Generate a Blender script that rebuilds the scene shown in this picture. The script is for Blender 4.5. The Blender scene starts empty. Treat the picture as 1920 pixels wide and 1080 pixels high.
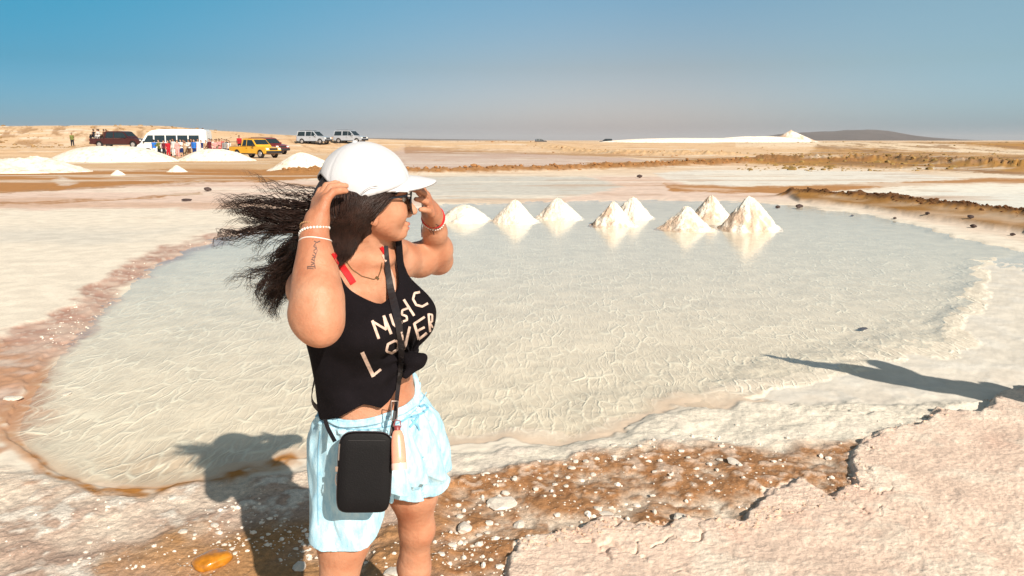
import bpy, bmesh, math, random
import numpy as np
from mathutils import Vector, Matrix
from mathutils.bvhtree import BVHTree

random.seed(7)
rng = np.random.default_rng(11)
scene = bpy.context.scene
COL = scene.collection
rad = math.radians

# ------------------------------------------------------------------ camera
F_PX = 1400.0
TILT = math.atan(277.0 / F_PX)
CAM_Z = 1.66
cam_data = bpy.data.cameras.new('camera')
cam_data.sensor_width = 36.0
cam_data.lens = F_PX / 1920.0 * 36.0
cam_data.clip_start = 0.05
cam_data.clip_end = 40000.0
cam = bpy.data.objects.new('camera', cam_data)
cam.location = (0, 0, CAM_Z)
cam.rotation_euler = (math.pi / 2 - TILT, 0, 0)
COL.objects.link(cam)
scene.camera = cam

# ------------------------------------------------------------------ light
SUN_DIR = Vector((0.492, -0.870, 0.0)).normalized()      # horizontal direction towards the sun
SUN_EL = rad(32.5)
to_sun = Vector((SUN_DIR.x * math.cos(SUN_EL), SUN_DIR.y * math.cos(SUN_EL), math.sin(SUN_EL)))
sun_data = bpy.data.lights.new('sun', 'SUN')
sun_data.energy = 5.0
sun_data.angle = rad(0.55)
sun_data.color = (1.0, 0.93, 0.82)
sun = bpy.data.objects.new('sun', sun_data)
sun.rotation_euler = to_sun.to_track_quat('Z', 'Y').to_euler()
COL.objects.link(sun)

world = bpy.data.worlds.new('World')
scene.world = world
world.use_nodes = True
wn, wl = world.node_tree.nodes, world.node_tree.links
wn.clear()
w_out = wn.new('ShaderNodeOutputWorld')
w_bg = wn.new('ShaderNodeBackground')
w_bg.inputs['Strength'].default_value = 0.10
w_sky = wn.new('ShaderNodeTexSky')
w_sky.sky_type = 'NISHITA'
w_sky.sun_disc = False
w_sky.sun_elevation = SUN_EL
w_sky.sun_rotation = math.atan2(SUN_DIR.x, SUN_DIR.y)
w_sky.altitude = 0.0
w_sky.air_density = 1.0
w_sky.dust_density = 1.0
w_sky.ozone_density = 1.0
w_geo = wn.new('ShaderNodeTexCoord')
w_sep = wn.new('ShaderNodeSeparateXYZ')
wl.new(w_geo.outputs['Generated'], w_sep.inputs[0])
# dusty desert air: the blue deepens quickly with height, mauve dust hangs on the horizon to the north-east
def set_ramp(node, stops):
    cr = node.color_ramp
    while len(cr.elements) > 1:
        cr.elements.remove(cr.elements[-1])
    cr.elements[0].position = stops[0][0]
    cr.elements[0].color = tuple(stops[0][1]) + (1,)
    for p, c in stops[1:]:
        e = cr.elements.new(p)
        e.color = tuple(c) + (1,)
# colour of the dusty air by height (sine of elevation), for the western, northern and eastern sky
SKY = {'west': [(0.0, (.160, .320, .560)), (.016, (.113, .237, .420)), (.09, (.060, .200, .292)), (.167, (.043, .243, .302)), (.40, (.34, .37, .29)), (.8, (.50, .42, .27))],
       'north': [(0.0, (.50, .45, .58)), (.016, (.380, .349, .448)), (.09, (.309, .297, .321)), (.167, (.262, .340, .365)), (.40, (.32, .36, .33)), (.8, (.50, .42, .27))],
       'east': [(0.0, (.37, .51, .78)), (.016, (.264, .386, .590)), (.09, (.291, .372, .426)), (.167, (.350, .430, .420)), (.40, (.35, .38, .35)), (.8, (.50, .42, .27))]}
w_ramps = {}
for k, stops in SKY.items():
    w_ramps[k] = wn.new('ShaderNodeValToRGB')
    set_ramp(w_ramps[k], stops)
    wl.new(w_sep.outputs['Z'], w_ramps[k].inputs[0])
def w_blend(a, b, x0, x1):
    r = wn.new('ShaderNodeMapRange'); r.interpolation_type = 'SMOOTHSTEP'
    r.inputs['From Min'].default_value = x0; r.inputs['From Max'].default_value = x1
    wl.new(w_sep.outputs['X'], r.inputs['Value'])
    m = wn.new('ShaderNodeMix'); m.data_type = 'RGBA'
    wl.new(r.outputs[0], m.inputs[0]); wl.new(a, m.inputs[6]); wl.new(b, m.inputs[7])
    return m.outputs[2]
w_c1 = w_blend(w_ramps['west'].outputs[0], w_ramps['north'].outputs[0], -.60, .16)
w_c2 = w_blend(w_c1, w_ramps['east'].outputs[0], .16, .60)
w_mul = wn.new('ShaderNodeMix'); w_mul.data_type = 'RGBA'; w_mul.blend_type = 'MULTIPLY'
w_mul.inputs[0].default_value = 1.0
wl.new(w_sky.outputs[0], w_mul.inputs[6])
wl.new(w_c2, w_mul.inputs[7])
w_gain = wn.new('ShaderNodeVectorMath'); w_gain.operation = 'SCALE'
w_gain.inputs['Scale'].default_value = 2.0
wl.new(w_mul.outputs[2], w_gain.inputs[0])
wl.new(w_gain.outputs[0], w_bg.inputs['Color'])
wl.new(w_bg.outputs[0], w_out.inputs['Surface'])

scene.view_settings.view_transform = 'Standard'
scene.view_settings.look = 'None'
scene.view_settings.gamma = 1.0
scene.view_settings.exposure = 0.35
scene.view_settings.use_curve_mapping = False
scene.render.engine = 'CYCLES'
scene.cycles.max_bounces = 8
scene.cycles.transparent_max_bounces = 12

# ------------------------------------------------------------------ placing helpers
CT, ST = math.cos(TILT), math.sin(TILT)
def ray(px, py):
    u = (px - 960.0) / F_PX
    v = (540.0 - py) / F_PX
    return Vector((u, CT + v * ST, -ST + v * CT))
def at(px, py, Y):
    d = ray(px, py)
    t = Y / d.y
    return Vector((d.x * t, Y, CAM_Z + d.z * t))
def on_ground(px, py, z=0.0):
    d = ray(px, py)
    t = (z - CAM_Z) / d.z
    return Vector((d.x * t, d.y * t, z))
def to_px(X, Y, Z=0.0):
    """photograph coordinates of world points (numpy), used to read masks of the place off a plan"""
    dz = Z - CAM_Z
    depth = Y * CT - dz * ST
    up = Y * ST + dz * CT
    return 960 + F_PX * X / depth, 540 - F_PX * up / depth

# ------------------------------------------------------------------ object helpers
def tag(o, label=None, cat=None, group=None, kind=None):
    if label: o['label'] = label
    if cat: o['category'] = cat
    if group: o['group'] = group
    if kind: o['kind'] = kind
    return o
def empty(name, loc=(0, 0, 0), rz=0.0):
    o = bpy.data.objects.new(name, None)
    o.empty_display_size = 0.1
    o.location = loc
    o.rotation_euler = (0, 0, rz)
    COL.objects.link(o)
    return o
def link_mesh(name, me, m=None, parent=None, loc=None):
    o = bpy.data.objects.new(name, me)
    COL.objects.link(o)
    if m is not None and not me.materials:
        me.materials.append(m)
    if parent is not None:
        o.parent = parent
    if loc is not None:
        o.location = loc
    return o
def np_mesh(name, V, Fq, smooth=True):
    """mesh from arrays: V (n,3), Fq (m,4) or (m,3)"""
    V = np.asarray(V, dtype=np.float32); Fq = np.asarray(Fq, dtype=np.int32)
    me = bpy.data.meshes.new(name)
    me.vertices.add(len(V)); me.vertices.foreach_set('co', V.ravel())
    k = Fq.shape[1]
    me.loops.add(Fq.size); me.loops.foreach_set('vertex_index', Fq.ravel())
    me.polygons.add(len(Fq))
    me.polygons.foreach_set('loop_start', np.arange(0, Fq.size, k, dtype=np.int32))
    me.polygons.foreach_set('use_smooth', np.full(len(Fq), smooth, dtype=bool))
    me.update(calc_edges=True)
    me.validate()
    return me
def local_mesh(name, V, Fq, origin, m, parent, smooth=True):
    """mesh given in world coordinates, stored relative to its thing's base"""
    V = np.asarray(V, dtype=np.float32) - np.array(origin, dtype=np.float32)
    return link_mesh(name, np_mesh(name, V, Fq, smooth), m, parent)
class MB:
    """collects boxes, tubes and lathes, builds them as one mesh"""
    def __init__(s): s.bm = bmesh.new()
    def box(s, c, size, rz=0.0, bevel=0.0, rot=None):
        M = Matrix.Translation(c) @ (rot.to_4x4() if rot else Matrix.Rotation(rz, 4, 'Z')) @ Matrix.Diagonal((size[0], size[1], size[2], 1))
        r = bmesh.ops.create_cube(s.bm, size=1.0, matrix=M)
        if bevel:
            es = list({e for v in r['verts'] for e in v.link_edges})
            bmesh.ops.bevel(s.bm, geom=es, offset=bevel, segments=2, affect='EDGES', profile=0.6)
        return s
    def tube(s, pts, r, n=8, cap=True):
        pts = [Vector(p) for p in pts]
        rr = r if isinstance(r, (list, tuple)) else [r] * len(pts)
        rings = []
        for i, p in enumerate(pts):
            t = (pts[min(i + 1, len(pts) - 1)] - pts[max(i - 1, 0)])
            if t.length < 1e-9: t = Vector((0, 0, 1))
            t.normalize()
            a = t.orthogonal().normalized() if i == 0 else (prev - t * prev.dot(t)).normalized()
            prev = a
            b = t.cross(a)
            rings.append([s.bm.verts.new(p + (a * math.cos(2 * math.pi * k / n) + b * math.sin(2 * math.pi * k / n)) * rr[i]) for k in range(n)])
        for i in range(len(rings) - 1):
            for k in range(n):
                s.bm.faces.new((rings[i][k], rings[i][(k + 1) % n], rings[i + 1][(k + 1) % n], rings[i + 1][k]))
        if cap:
            s.bm.faces.new(rings[0][::-1]); s.bm.faces.new(rings[-1])
        return s
    def lathe(s, prof, n=24, M=None, sx=1.0, sy=1.0):
        """prof: list of (r, z)"""
        M = M or Matrix.Identity(4)
        rings = []
        for r, z in prof:
            if r < 1e-6:
                rings.append([s.bm.verts.new(M @ Vector((0, 0, z)))])
            else:
                rings.append([s.bm.verts.new(M @ Vector((r * sx * math.cos(2 * math.pi * k / n), r * sy * math.sin(2 * math.pi * k / n), z))) for k in range(n)])
        for i in range(len(rings) - 1):
            a, b = rings[i], rings[i + 1]
            for k in range(n):
                q = [a[k % len(a)], a[(k + 1) % len(a)], b[(k + 1) % len(b)], b[k % len(b)]]
                q2 = []
                for v in q:
                    if v not in q2: q2.append(v)
                if len(q2) > 2:
                    try: s.bm.faces.new(q2)
                    except ValueError: pass
        return s
    def prism(s, prof, y0, y1, inset=None, rot=None):
        """side profile [(x,z)] extruded from y0 to y1"""
        a = [s.bm.verts.new((x, y0, z)) for x, z in prof]
        b = [s.bm.verts.new((x, y1, z)) for x, z in prof]
        n = len(prof)
        s.bm.faces.new(a[::-1]); s.bm.faces.new(b)
        for i in range(n):
            s.bm.faces.new((a[i], a[(i + 1) % n], b[(i + 1) % n], b[i]))
        return s
    def poly(s, pts):
        s.bm.faces.new([s.bm.verts.new(p) for p in pts]); return s
    def build(s, name, m, parent=None, smooth=False, origin=None):
        if origin is not None:
            bmesh.ops.translate(s.bm, verts=s.bm.verts, vec=-Vector(origin))
        bmesh.ops.recalc_face_normals(s.bm, faces=s.bm.faces)
        me = bpy.data.meshes.new(name)
        s.bm.to_mesh(me); s.bm.free()
        if smooth:
            me.polygons.foreach_set('use_smooth', np.ones(len(me.polygons), dtype=bool))
            try: me.set_sharp_from_angle(angle=rad(40))
            except Exception: pass
        return link_mesh(name, me, m, parent)
def copy_tree(o, parent=None):
    c = o.copy(); COL.objects.link(c)
    if parent is not None: c.parent = parent
    for ch in list(o.children): copy_tree(ch, c)
    return c

# ------------------------------------------------------------------ numpy noise
def _hash(ix, iy, iz=0, seed=0):
    h = (ix.astype(np.int64) * 374761393 + iy.astype(np.int64) * 668265263 + np.asarray(iz).astype(np.int64) * 2147483647 + seed * 1274126177) & 0xffffffff
    h = ((h ^ (h >> 13)) * 1274126177) & 0xffffffff
    h = (h ^ (h >> 16)) & 0xffff
    return h.astype(np.float32) / 65535.0
def noise2(x, y, seed=0):
    ix = np.floor(x); iy = np.floor(y)
    fx = (x - ix).astype(np.float32); fy = (y - iy).astype(np.float32)
    fx = fx * fx * (3 - 2 * fx); fy = fy * fy * (3 - 2 * fy)
    a = _hash(ix, iy, 0, seed); b = _hash(ix + 1, iy, 0, seed)
    c = _hash(ix, iy + 1, 0, seed); d = _hash(ix + 1, iy + 1, 0, seed)
    return (a + (b - a) * fx) * (1 - fy) + (c + (d - c) * fx) * fy
def fbm2(x, y, octv=4, seed=0, gain=0.5):
    s = 0; amp = 1; tot = 0
    for o in range(octv):
        s = s + amp * (noise2(x * 2 ** o + 17.3 * o, y * 2 ** o + 5.1 * o, seed + o) - 0.5)
        tot += amp; amp *= gain
    return s / tot * 2          # about -1 .. 1
def noise3(x, y, z, seed=0):
    ix = np.floor(x); iy = np.floor(y); iz = np.floor(z)
    fx = x - ix; fy = y - iy; fz = z - iz
    fx = fx * fx * (3 - 2 * fx); fy = fy * fy * (3 - 2 * fy); fz = fz * fz * (3 - 2 * fz)
    r = 0
    for dx in (0, 1):
        for dy in (0, 1):
            for dz in (0, 1):
                w = (fx if dx else 1 - fx) * (fy if dy else 1 - fy) * (fz if dz else 1 - fz)
                r = r + w * _hash(ix + dx, iy + dy, iz + dz, seed)
    return r * 2 - 1
def sstep(a, b, x):
    t = np.clip((x - a) / (b - a), 0, 1)
    return t * t * (3 - 2 * t)
def poly_sd(px, py, poly):
    """signed distance (negative inside) to a polygon"""
    P = np.array(poly, dtype=np.float32)
    d = np.full(px.shape, 1e9, dtype=np.float32)
    ins = np.zeros(px.shape, dtype=bool)
    n = len(P)
    for i in range(n):
        ax, ay = P[i]; bx, by = P[(i + 1) % n]
        ex, ey = bx - ax, by - ay
        wx, wy = px - ax, py - ay
        t = np.clip((wx * ex + wy * ey) / (ex * ex + ey * ey + 1e-9), 0, 1)
        d = np.minimum(d, (wx - ex * t) ** 2 + (wy - ey * t) ** 2)
        c = ((ay > py) != (by > py)) & (px < ex * (py - ay) / (ey + (1e-9 if ey == 0 else 0)) + ax)
        ins ^= c
    d = np.sqrt(d)
    return np.where(ins, -d, d)
def line_d(px, py, pts):
    P = np.array(pts, dtype=np.float32)
    d = np.full(px.shape, 1e9, dtype=np.float32)
    for i in range(len(P) - 1):
        ax, ay = P[i]; bx, by = P[i + 1]
        ex, ey = bx - ax, by - ay
        t = np.clip(((px - ax) * ex + (py - ay) * ey) / (ex * ex + ey * ey + 1e-9), 0, 1)
        d = np.minimum(d, (px - ax - ex * t) ** 2 + (py - ay - ey * t) ** 2)
    return np.sqrt(d)

# ------------------------------------------------------------------ materials
def mat(name, color, rough=0.6, spec=0.5, metal=0.0, var=0.0, vscale=20.0, bump=0.0, bscale=60.0, sss=0.0, coat=0.0, obj_coords=True):
    m = bpy.data.materials.new(name); m.use_nodes = True
    nt = m.node_tree; n, l = nt.nodes, nt.links
    b = n['Principled BSDF']
    b.inputs['Base Color'].default_value = (*color, 1)
    b.inputs['Roughness'].default_value = rough
    b.inputs['Specular IOR Level'].default_value = spec
    b.inputs['Metallic'].default_value = metal
    if coat: b.inputs['Coat Weight'].default_value = coat; b.inputs['Coat Roughness'].default_value = 0.06
    if sss:
        b.inputs['Subsurface Weight'].default_value = sss
        b.inputs['Subsurface Radius'].default_value = (0.012, 0.005, 0.003)
        b.inputs['Subsurface Scale'].default_value = 1.0
    tc = n.new('ShaderNodeTexCoord')
    if var:
        no = n.new('ShaderNodeTexNoise'); no.inputs['Scale'].default_value = vscale; no.inputs['Detail'].default_value = 5
        l.new(tc.outputs['Object'], no.inputs['Vector'])
        mr = n.new('ShaderNodeMapRange'); mr.inputs['From Min'].default_value = 0.3; mr.inputs['From Max'].default_value = 0.7
        mr.inputs['To Min'].default_value = 1 - var; mr.inputs['To Max'].default_value = 1 + var * 0.6
        l.new(no.outputs['Fac'], mr.inputs['Value'])
        vm = n.new('ShaderNodeVectorMath'); vm.operation = 'SCALE'
        vm.inputs[0].default_value = color
        l.new(mr.outputs[0], vm.inputs['Scale'])
        l.new(vm.outputs[0], b.inputs['Base Color'])
    if bump:
        no2 = n.new('ShaderNodeTexNoise'); no2.inputs['Scale'].default_value = bscale; no2.inputs['Detail'].default_value = 6
        l.new(tc.outputs['Object'], no2.inputs['Vector'])
        bp = n.new('ShaderNodeBump'); bp.inputs['Strength'].default_value = bump; bp.inputs['Distance'].default_value = 0.01
        l.new(no2.outputs['Fac'], bp.inputs['Height'])
        l.new(bp.outputs[0], b.inputs['Normal'])
    return m

# ------------------------------------------------------------------ ground
def ground_fields(X, Y):
    """height, albedo and surface masks of the salt flat at world points"""
    px, py = to_px(X, Y, 0.0)
    n1 = fbm2(X * 1.1, Y * 1.1, 5, 3)
    n2 = fbm2(X * 5.0, Y * 5.0, 4, 21)
    n3 = fbm2(X * 17.0, Y * 17.0, 3, 33)
    nl = fbm2(X * 0.25, Y * 0.25, 4, 5)
    wob = 10 * n1 + 7 * n2                       # edge wobble in plan pixels near, calmer far
    fade = np.clip((py - 262) / 300.0, 0.02, 1.6)
    qx = px + fade * (26 * n1 + 14 * n2)
    qy = py + fade * (12 * fbm2(X * 1.3 + 40, Y * 1.3, 4, 8) + 7 * n2)
    C = {}
    def lin(r, g, b): return np.array((r, g, b), dtype=np.float32)
    salt = lin(.80, .70, .58); pinks = lin(.78, .58, .46); bed = lin(.80, .69, .555); mud = lin(.41, .20, .088)
    orange = lin(.46, .19, .04); band = lin(.44, .25, .19); brown = lin(.45, .205, .065); wetg = lin(.73, .66, .57)
    pond2 = lin(.58, .42, .34); pondg = lin(.60, .56, .50); sand = lin(.70, .47, .28); ochre = lin(.43, .215, .055); white = lin(.82, .76, .66)
    N = X.shape
    col = np.empty(N + (3,), dtype=np.float32); col[:] = salt
    z = np.zeros(N, dtype=np.float32)
    ripple = np.zeros(N, dtype=np.float32); wet = np.zeros(N, dtype=np.float32); crust = np.zeros(N, dtype=np.float32)
    def put(c, m):
        m3 = m[..., None]
        col[:] = col * (1 - m3) + c * m3
    def inside(poly, soft, ox=None, oy=None, k=0.0):
        d = poly_sd(qx if ox is None else ox, qy if oy is None else oy, poly)
        return 1 - sstep(-soft + k, soft + k, d)
    # ---- far flats -------------------------------------------------
    far_noise = fbm2(X * 0.06, Y * 0.02, 4, 61)
    streak = fbm2(X * 0.22, Y * 0.9, 4, 64)
    put(sand, sstep(0.0, 1.0, (338 - py) / 30.0) * (px < 2600))
    put(lin(.84, .66, .50), sstep(.0, .5, far_noise) * (py < 330) * .8)
    # left: white flat, pink strip, brown wet ground
    put(salt, inside([(-900, 380), (0, 382), (400, 392), (620, 385), (620, 440), (300, 520), (-900, 900)], 6))
    put(lin(.60, .56, .50), inside([(-300, 440), (0, 455), (180, 462), (300, 440), (420, 425), (300, 430), (100, 430), (-300, 425)], 12) * .55)
    put(lin(.74, .55, .45), inside([(-900, 372), (0, 362), (200, 348), (420, 340), (640, 338), (800, 330), (800, 390), (400, 392), (-900, 392)], 2.5))
    put(brown, inside([(-900, 320), (0, 326), (110, 322), (280, 318), (420, 312), (520, 318), (640, 300), (660, 330), (480, 342), (380, 340), (200, 350), (0, 363), (-900, 380)], 1.6))
    put(lin(.62, .40, .22), inside([(150, 303), (300, 300), (520, 300), (620, 300), (600, 312), (480, 318), (250, 316), (120, 312)], 1.5) * .8)
    put(lin(.66, .52, .42), inside([(95, 340), (115, 332), (150, 342), (120, 350)], 2) * .9)
    put(brown * .85, (1 - sstep(.8, 3.2, line_d(qx, qy, [(-500, 392), (0, 381), (200, 376), (380, 362)]))) * .85)
    put(lin(.36, .19, .09), (1 - sstep(.6, 2.4, line_d(qx, qy, [(-500, 372), (0, 362), (200, 351), (420, 341)]))) * .6)
    put(lin(.36, .19, .09), (1 - sstep(.6, 1.8, line_d(qx, qy, [(452, 318), (490, 332), (540, 345), (620, 350)]))) * .7)
    # middle: pink pond behind the clod bank, grey pond before it
    put(pond2, inside([(640, 290), (760, 285), (1000, 288), (1180, 296), (1240, 305), (1230, 314), (1000, 318), (780, 322), (600, 325)], 1.4))
    put(lin(.66, .52, .44), inside([(760, 300), (1000, 299), (1180, 303), (1150, 309), (900, 312), (760, 312)], 2) * .7)
    put(pondg, inside([(640, 336), (900, 330), (1100, 332), (1190, 342), (1160, 358), (1080, 368), (900, 372), (640, 376)], 3))
    put(lin(.74, .56, .46), inside([(1100, 330), (1250, 330), (1300, 350), (1480, 362), (1600, 395), (1500, 392), (1330, 376), (1100, 378), (900, 385), (1080, 368), (1170, 350)], 3))
    put(lin(.76, .70, .62), inside([(1225, 325), (1300, 319), (1500, 318), (1700, 324), (1800, 334), (1700, 340), (1560, 345), (1360, 348), (1260, 340)], 2))
    put(white, inside([(1300, 328), (1440, 326), (1520, 331), (1440, 338), (1330, 333)], 2) * .7)
    put(brown, inside([(1245, 344), (1400, 350), (1560, 346), (1700, 341), (1860, 334), (2100, 338), (2100, 345), (1800, 345), (1640, 352), (1540, 362), (1480, 366), (1420, 362), (1260, 360)], 2.2) * .98)
    put(lin(.70, .48, .34), inside([(1250, 349), (1330, 352), (1400, 358), (1300, 358)], 2) * .8)
    put(white, inside([(1590, 362), (1700, 352), (1850, 345), (2300, 350), (2300, 450), (1920, 408), (1760, 384)], 3))
    put(lin(.70, .69, .64), inside([(1640, 372), (1760, 360), (2300, 368), (2300, 410), (1900, 398)], 6) * .6)
    # right: ochre scrub land
    scr = inside([(1500, 292), (1560, 275), (1700, 268), (2600, 266), (2600, 340), (1900, 326), (1700, 318), (1400, 308), (1100, 318), (1100, 306), (1300, 300)], 2.0)
    put(ochre, scr * np.clip(.95 + .5 * far_noise, 0, 1))
    put(lin(.82, .66, .48), (1 - sstep(1.2, 3.0, line_d(qx, qy, [(1380, 282), (1600, 282), (1920, 288), (2600, 296)]))) * .8)
    put(lin(.30, .16, .07), scr * (fbm2(X * .5, Y * .16, 4, 71) > .15) * .75)
    put(brown * .6, (1 - sstep(1.0, 2.6, line_d(qx, qy, [(1240, 300), (1500, 302), (1700, 314), (1920, 328), (2600, 350)]))) * .75)
    put(brown * .75, (1 - sstep(0.8, 2.4, line_d(qx, qy, [(760, 286), (1000, 288), (1180, 293), (1300, 297), (1500, 294)]))) * .6)
    # drawn-out streaks and tide lines of the wet flats beyond the pond
    sfar = sstep(13, 20, Y)
    st1 = fbm2(X * .16 + 3, Y * .75, 4, 141); st2 = fbm2(X * .5, Y * 2.2, 3, 143)
    put(lin(.50, .27, .14), sfar * sstep(.22, .5, st1) * .42 * (py > 270))
    put(lin(.84, .74, .62), sfar * sstep(.20, .5, -st1) * .55 * (py > 270))
    put(lin(.40, .22, .12), sfar * sstep(.34, .55, st2) * .40 * (py > 268))
    # ---- main pond --------------------------------------------------
    POND = [(520, 424), (640, 396), (840, 384), (1060, 378), (1240, 374), (1500, 384), (1620, 400), (1760, 434), (1920, 470), (2300, 560),
            (2300, 640), (1990, 690), (1910, 700), (1850, 720), (1700, 745), (1560, 745), (1440, 748), (1370, 752), (1290, 756), (1225, 784), (1190, 808), (1060, 828), (990, 818), (860, 828),
            (760, 850), (560, 862), (440, 880), (330, 915), (240, 925), (150, 905), (60, 860), (20, 810), (40, 760), (70, 700), (110, 640), (180, 560), (270, 500), (390, 448)]
    dP = poly_sd(qx, qy, POND)
    inP = 1 - sstep(-4, 4, dP)
    # purple brown rim on the left of the pond
    RIM = [(-500, 730), (0, 634), (90, 598), (200, 520), (300, 466), (430, 428), (560, 420), (470, 438), (350, 474), (250, 528), (190, 580), (130, 650), (90, 690), (40, 740), (-10, 800), (-500, 1000)]
    put(salt, 1 - sstep(-2, 10, poly_sd(qx, qy, [(-900, 1900), (-900, 600), (0, 630), (300, 470), (620, 390), (1500, 380), (2600, 500), (2900, 1900)])))
    rim = inside(RIM, 7)
    put(lin(.72, .56, .44), inside([(1330, 376), (1600, 392), (1800, 430), (2300, 520), (2300, 470), (1700, 400), (1500, 378)], 5) * .8)
    dep = sstep(0, 90, -dP)
    put(bed, inP)
    put(lin(.70, .52, .38), inP * (1 - sstep(0, 46, -dP)) * (py > 690) * .8)
    put(lin(.76, .68, .56), inP * sstep(560, 400, py) * .7)
    # brown patch of the bed near the viewer
    put(lin(.62, .44, .30), inP * inside([(180, 850), (330, 820), (520, 820), (600, 860), (420, 920), (250, 935)], 40) * .55)
    put(band, rim * np.clip(.80 + .5 * n2, 0, 1))
    put(lin(.70, .60, .50), rim * sstep(.25, .55, n3 + .5 * n2) * .6)
    # right wet crust shelf
    SHELF = [(1852, 560), (1800, 612), (1845, 642), (1780, 668), (1700, 664), (1620, 690), (1480, 722), (1400, 748), (1800, 800), (2300, 760), (2300, 500), (1900, 470), (1850, 500)]
    sx = px + 22 * n2 + 10 * n1; sy = py + 10 * n2 + 6 * n3
    dSh = poly_sd(sx, sy, SHELF)
    shelf = 1 - sstep(-3, 3, dSh)
    put(wetg, shelf * .8)
    put(lin(.76, .70, .62), shelf * sstep(.0, .35, n2) * .6)
    # ---- near shore --------------------------------------------------
    nearl = inside([(-900, 1000), (0, 870), (60, 880), (160, 925), (280, 940), (450, 900), (620, 880), (850, 860), (850, 1900), (-900, 1900)], 14)
    put(lin(.74, .60, .48), nearl)
    put(lin(.44, .29, .22), nearl * sstep(-.25, .45, n1 + .8 * n2 + (py - 960) / 230) * .85)
    put(lin(.84, .76, .66), nearl * sstep(.10, .5, n2 + .7 * n3) * .75)
    shore = inside([(840, 850), (1000, 835), (1190, 818), (1300, 760), (1420, 752), (1620, 745), (1850, 760), (1740, 800), (1600, 830), (1380, 840), (1100, 870), (900, 920), (830, 960)], 10)
    put(lin(.79, .70, .58), shore)
    put(lin(.66, .56, .48), shore * sstep(.0, .5, n2 + (py - 830) / 160) * .6)
    MUD = [(700, 1500), (700, 1010), (830, 960), (870, 905), (1000, 880), (1130, 862), (1380, 838), (1560, 836), (1640, 826), (1650, 930), (1560, 960), (1440, 960), (1400, 1000), (1130, 1010), (1000, 1050), (960, 1500)]
    mudm = inside(MUD, 14)
    put(mud * .9, mudm * np.clip(.82 + .8 * n2 + .4 * n1 + .5 * n3, 0, 1))
    put(lin(.70, .52, .40), mudm * sstep(.22, .5, n3 + .5 * n2 - (py - 900) / 260) * .7)
    put(lin(.30, .12, .04), mudm * sstep(.2, .5, fbm2(X * 26, Y * 26, 3, 151)) * .5)
    # orange seep round the legs and along the left shore
    put(lin(.44, .23, .10), inside([(200, 1045), (330, 1010), (480, 1000), (640, 980), (760, 1000), (760, 1600), (100, 1600)], 26) * np.clip(.50 + n1 + .6 * n2, 0, 1))
    vein = line_d(qx, qy, [(84, 706), (60, 760), (20, 790), (44, 840), (80, 878), (140, 905), (190, 932), (290, 930), (400, 900), (500, 872), (560, 862)])
    vw = 16 + 22 * np.clip(fbm2(X * 2.3, Y * 2.3, 3, 91) + .2, 0, 1)
    put(orange, (1 - sstep(vw * .2, vw, vein)) * np.clip(.75 + 1.1 * n2 + .6 * n3, 0, 1))
    put(lin(.48, .27, .17), inside([(-200, 690), (60, 650), (130, 660), (100, 730), (30, 800), (-200, 830)], 20) * np.clip(.35 + n2 + .4 * n1, 0, 1))
    vein2 = line_d(qx, qy, [(-60, 760), (0, 800), (40, 850), (60, 880)])
    put(lin(.56, .28, .14), (1 - sstep(3, 16, vein2)) * .6)
    lf = inside([(-500, 640), (0, 650), (110, 690), (120, 760), (60, 880), (150, 930), (-100, 960), (-500, 900)], 30)
    put(lin(.50, .27, .16), lf * sstep(-.1, .40, n1 + .9 * n2) * .85)
    # ---- raised pink slab -------------------------------------------
    SLAB = [(940, 1500), (945, 1078), (972, 1030), (1050, 1000), (1140, 972), (1190, 990), (1240, 996), (1300, 975), (1390, 982), (1432, 930), (1500, 905), (1560, 936), (1598, 920), (1590, 870), (1620, 826),
            (1740, 796), (1756, 770), (1840, 782), (1870, 748), (1930, 722), (2300, 690), (2900, 700), (2900, 1500)]
    ex = px + 9 * n2 + 5 * n3 + 5 * n1; ey = py + 7 * n2 + 5 * n3
    dS = poly_sd(ex, ey, SLAB)
    slab = 1 - sstep(-1.5, 1.5, dS)
    put(pinks, slab)
    put(lin(.84, .70, .57), slab * sstep(-.1, .5, n2 + .5 * n3) * .7)
    put(lin(.72, .47, .36), slab * sstep(.1, .55, fbm2(X * 3.1 + 9, Y * 3.1, 4, 17)) * .6)
    # ---- heights -----------------------------------------------------
    wetm = np.maximum(inP * (1 - shelf), 0)
    z += .012 * n1 + .006 * n2
    z += (-.040 * np.clip(inP * sstep(-2, 110, -dP), 0, 1) - .016 * inP) * (.10 + .90 * sstep(0, 90, dSh))
    z = z * (1 - shelf) + shelf * (-.012 + .008 * n2 + .003 * n3)
    z += np.maximum(shore, 0) * (.016 + .012 * n2 + .007 * n3)
    z += nearl * (.014 + .010 * n2 + .008 * np.abs(n3))
    z += mudm * (.018 + .014 * n2 + .012 * n3)
    z += rim * (.004 + .01 * n3)
    salt_l = 1 - sstep(-6, 12, poly_sd(qx, qy, [(-900, 380), (620, 385), (440, 426), (300, 464), (90, 596), (0, 632), (-900, 900)]))
    z += .035 * salt_l
    bl = .050 * sstep(-4, 12, -dS) + slab * (.006 * n2 + .004 * n3 + .02 * n1 + .002 * fbm2(X * 60, Y * 60, 2, 44))
    ridg = 1 - np.abs(fbm2(X * 7 + 1.2 * n1, Y * 4.2 + 3 + 1.2 * n1, 3, 55))
    bl -= slab * .014 * sstep(.955, 1.0, ridg) * sstep(.10, .35, fbm2(X * 1.7, Y * 1.7, 3, 19))
    z = np.maximum(z, z * (1 - slab) + bl)
    near = sstep(16, 8, Y)
    z = z * near + (1 - near) * (-.056 * inP + .012 * n1 * (1 - inP))
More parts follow.
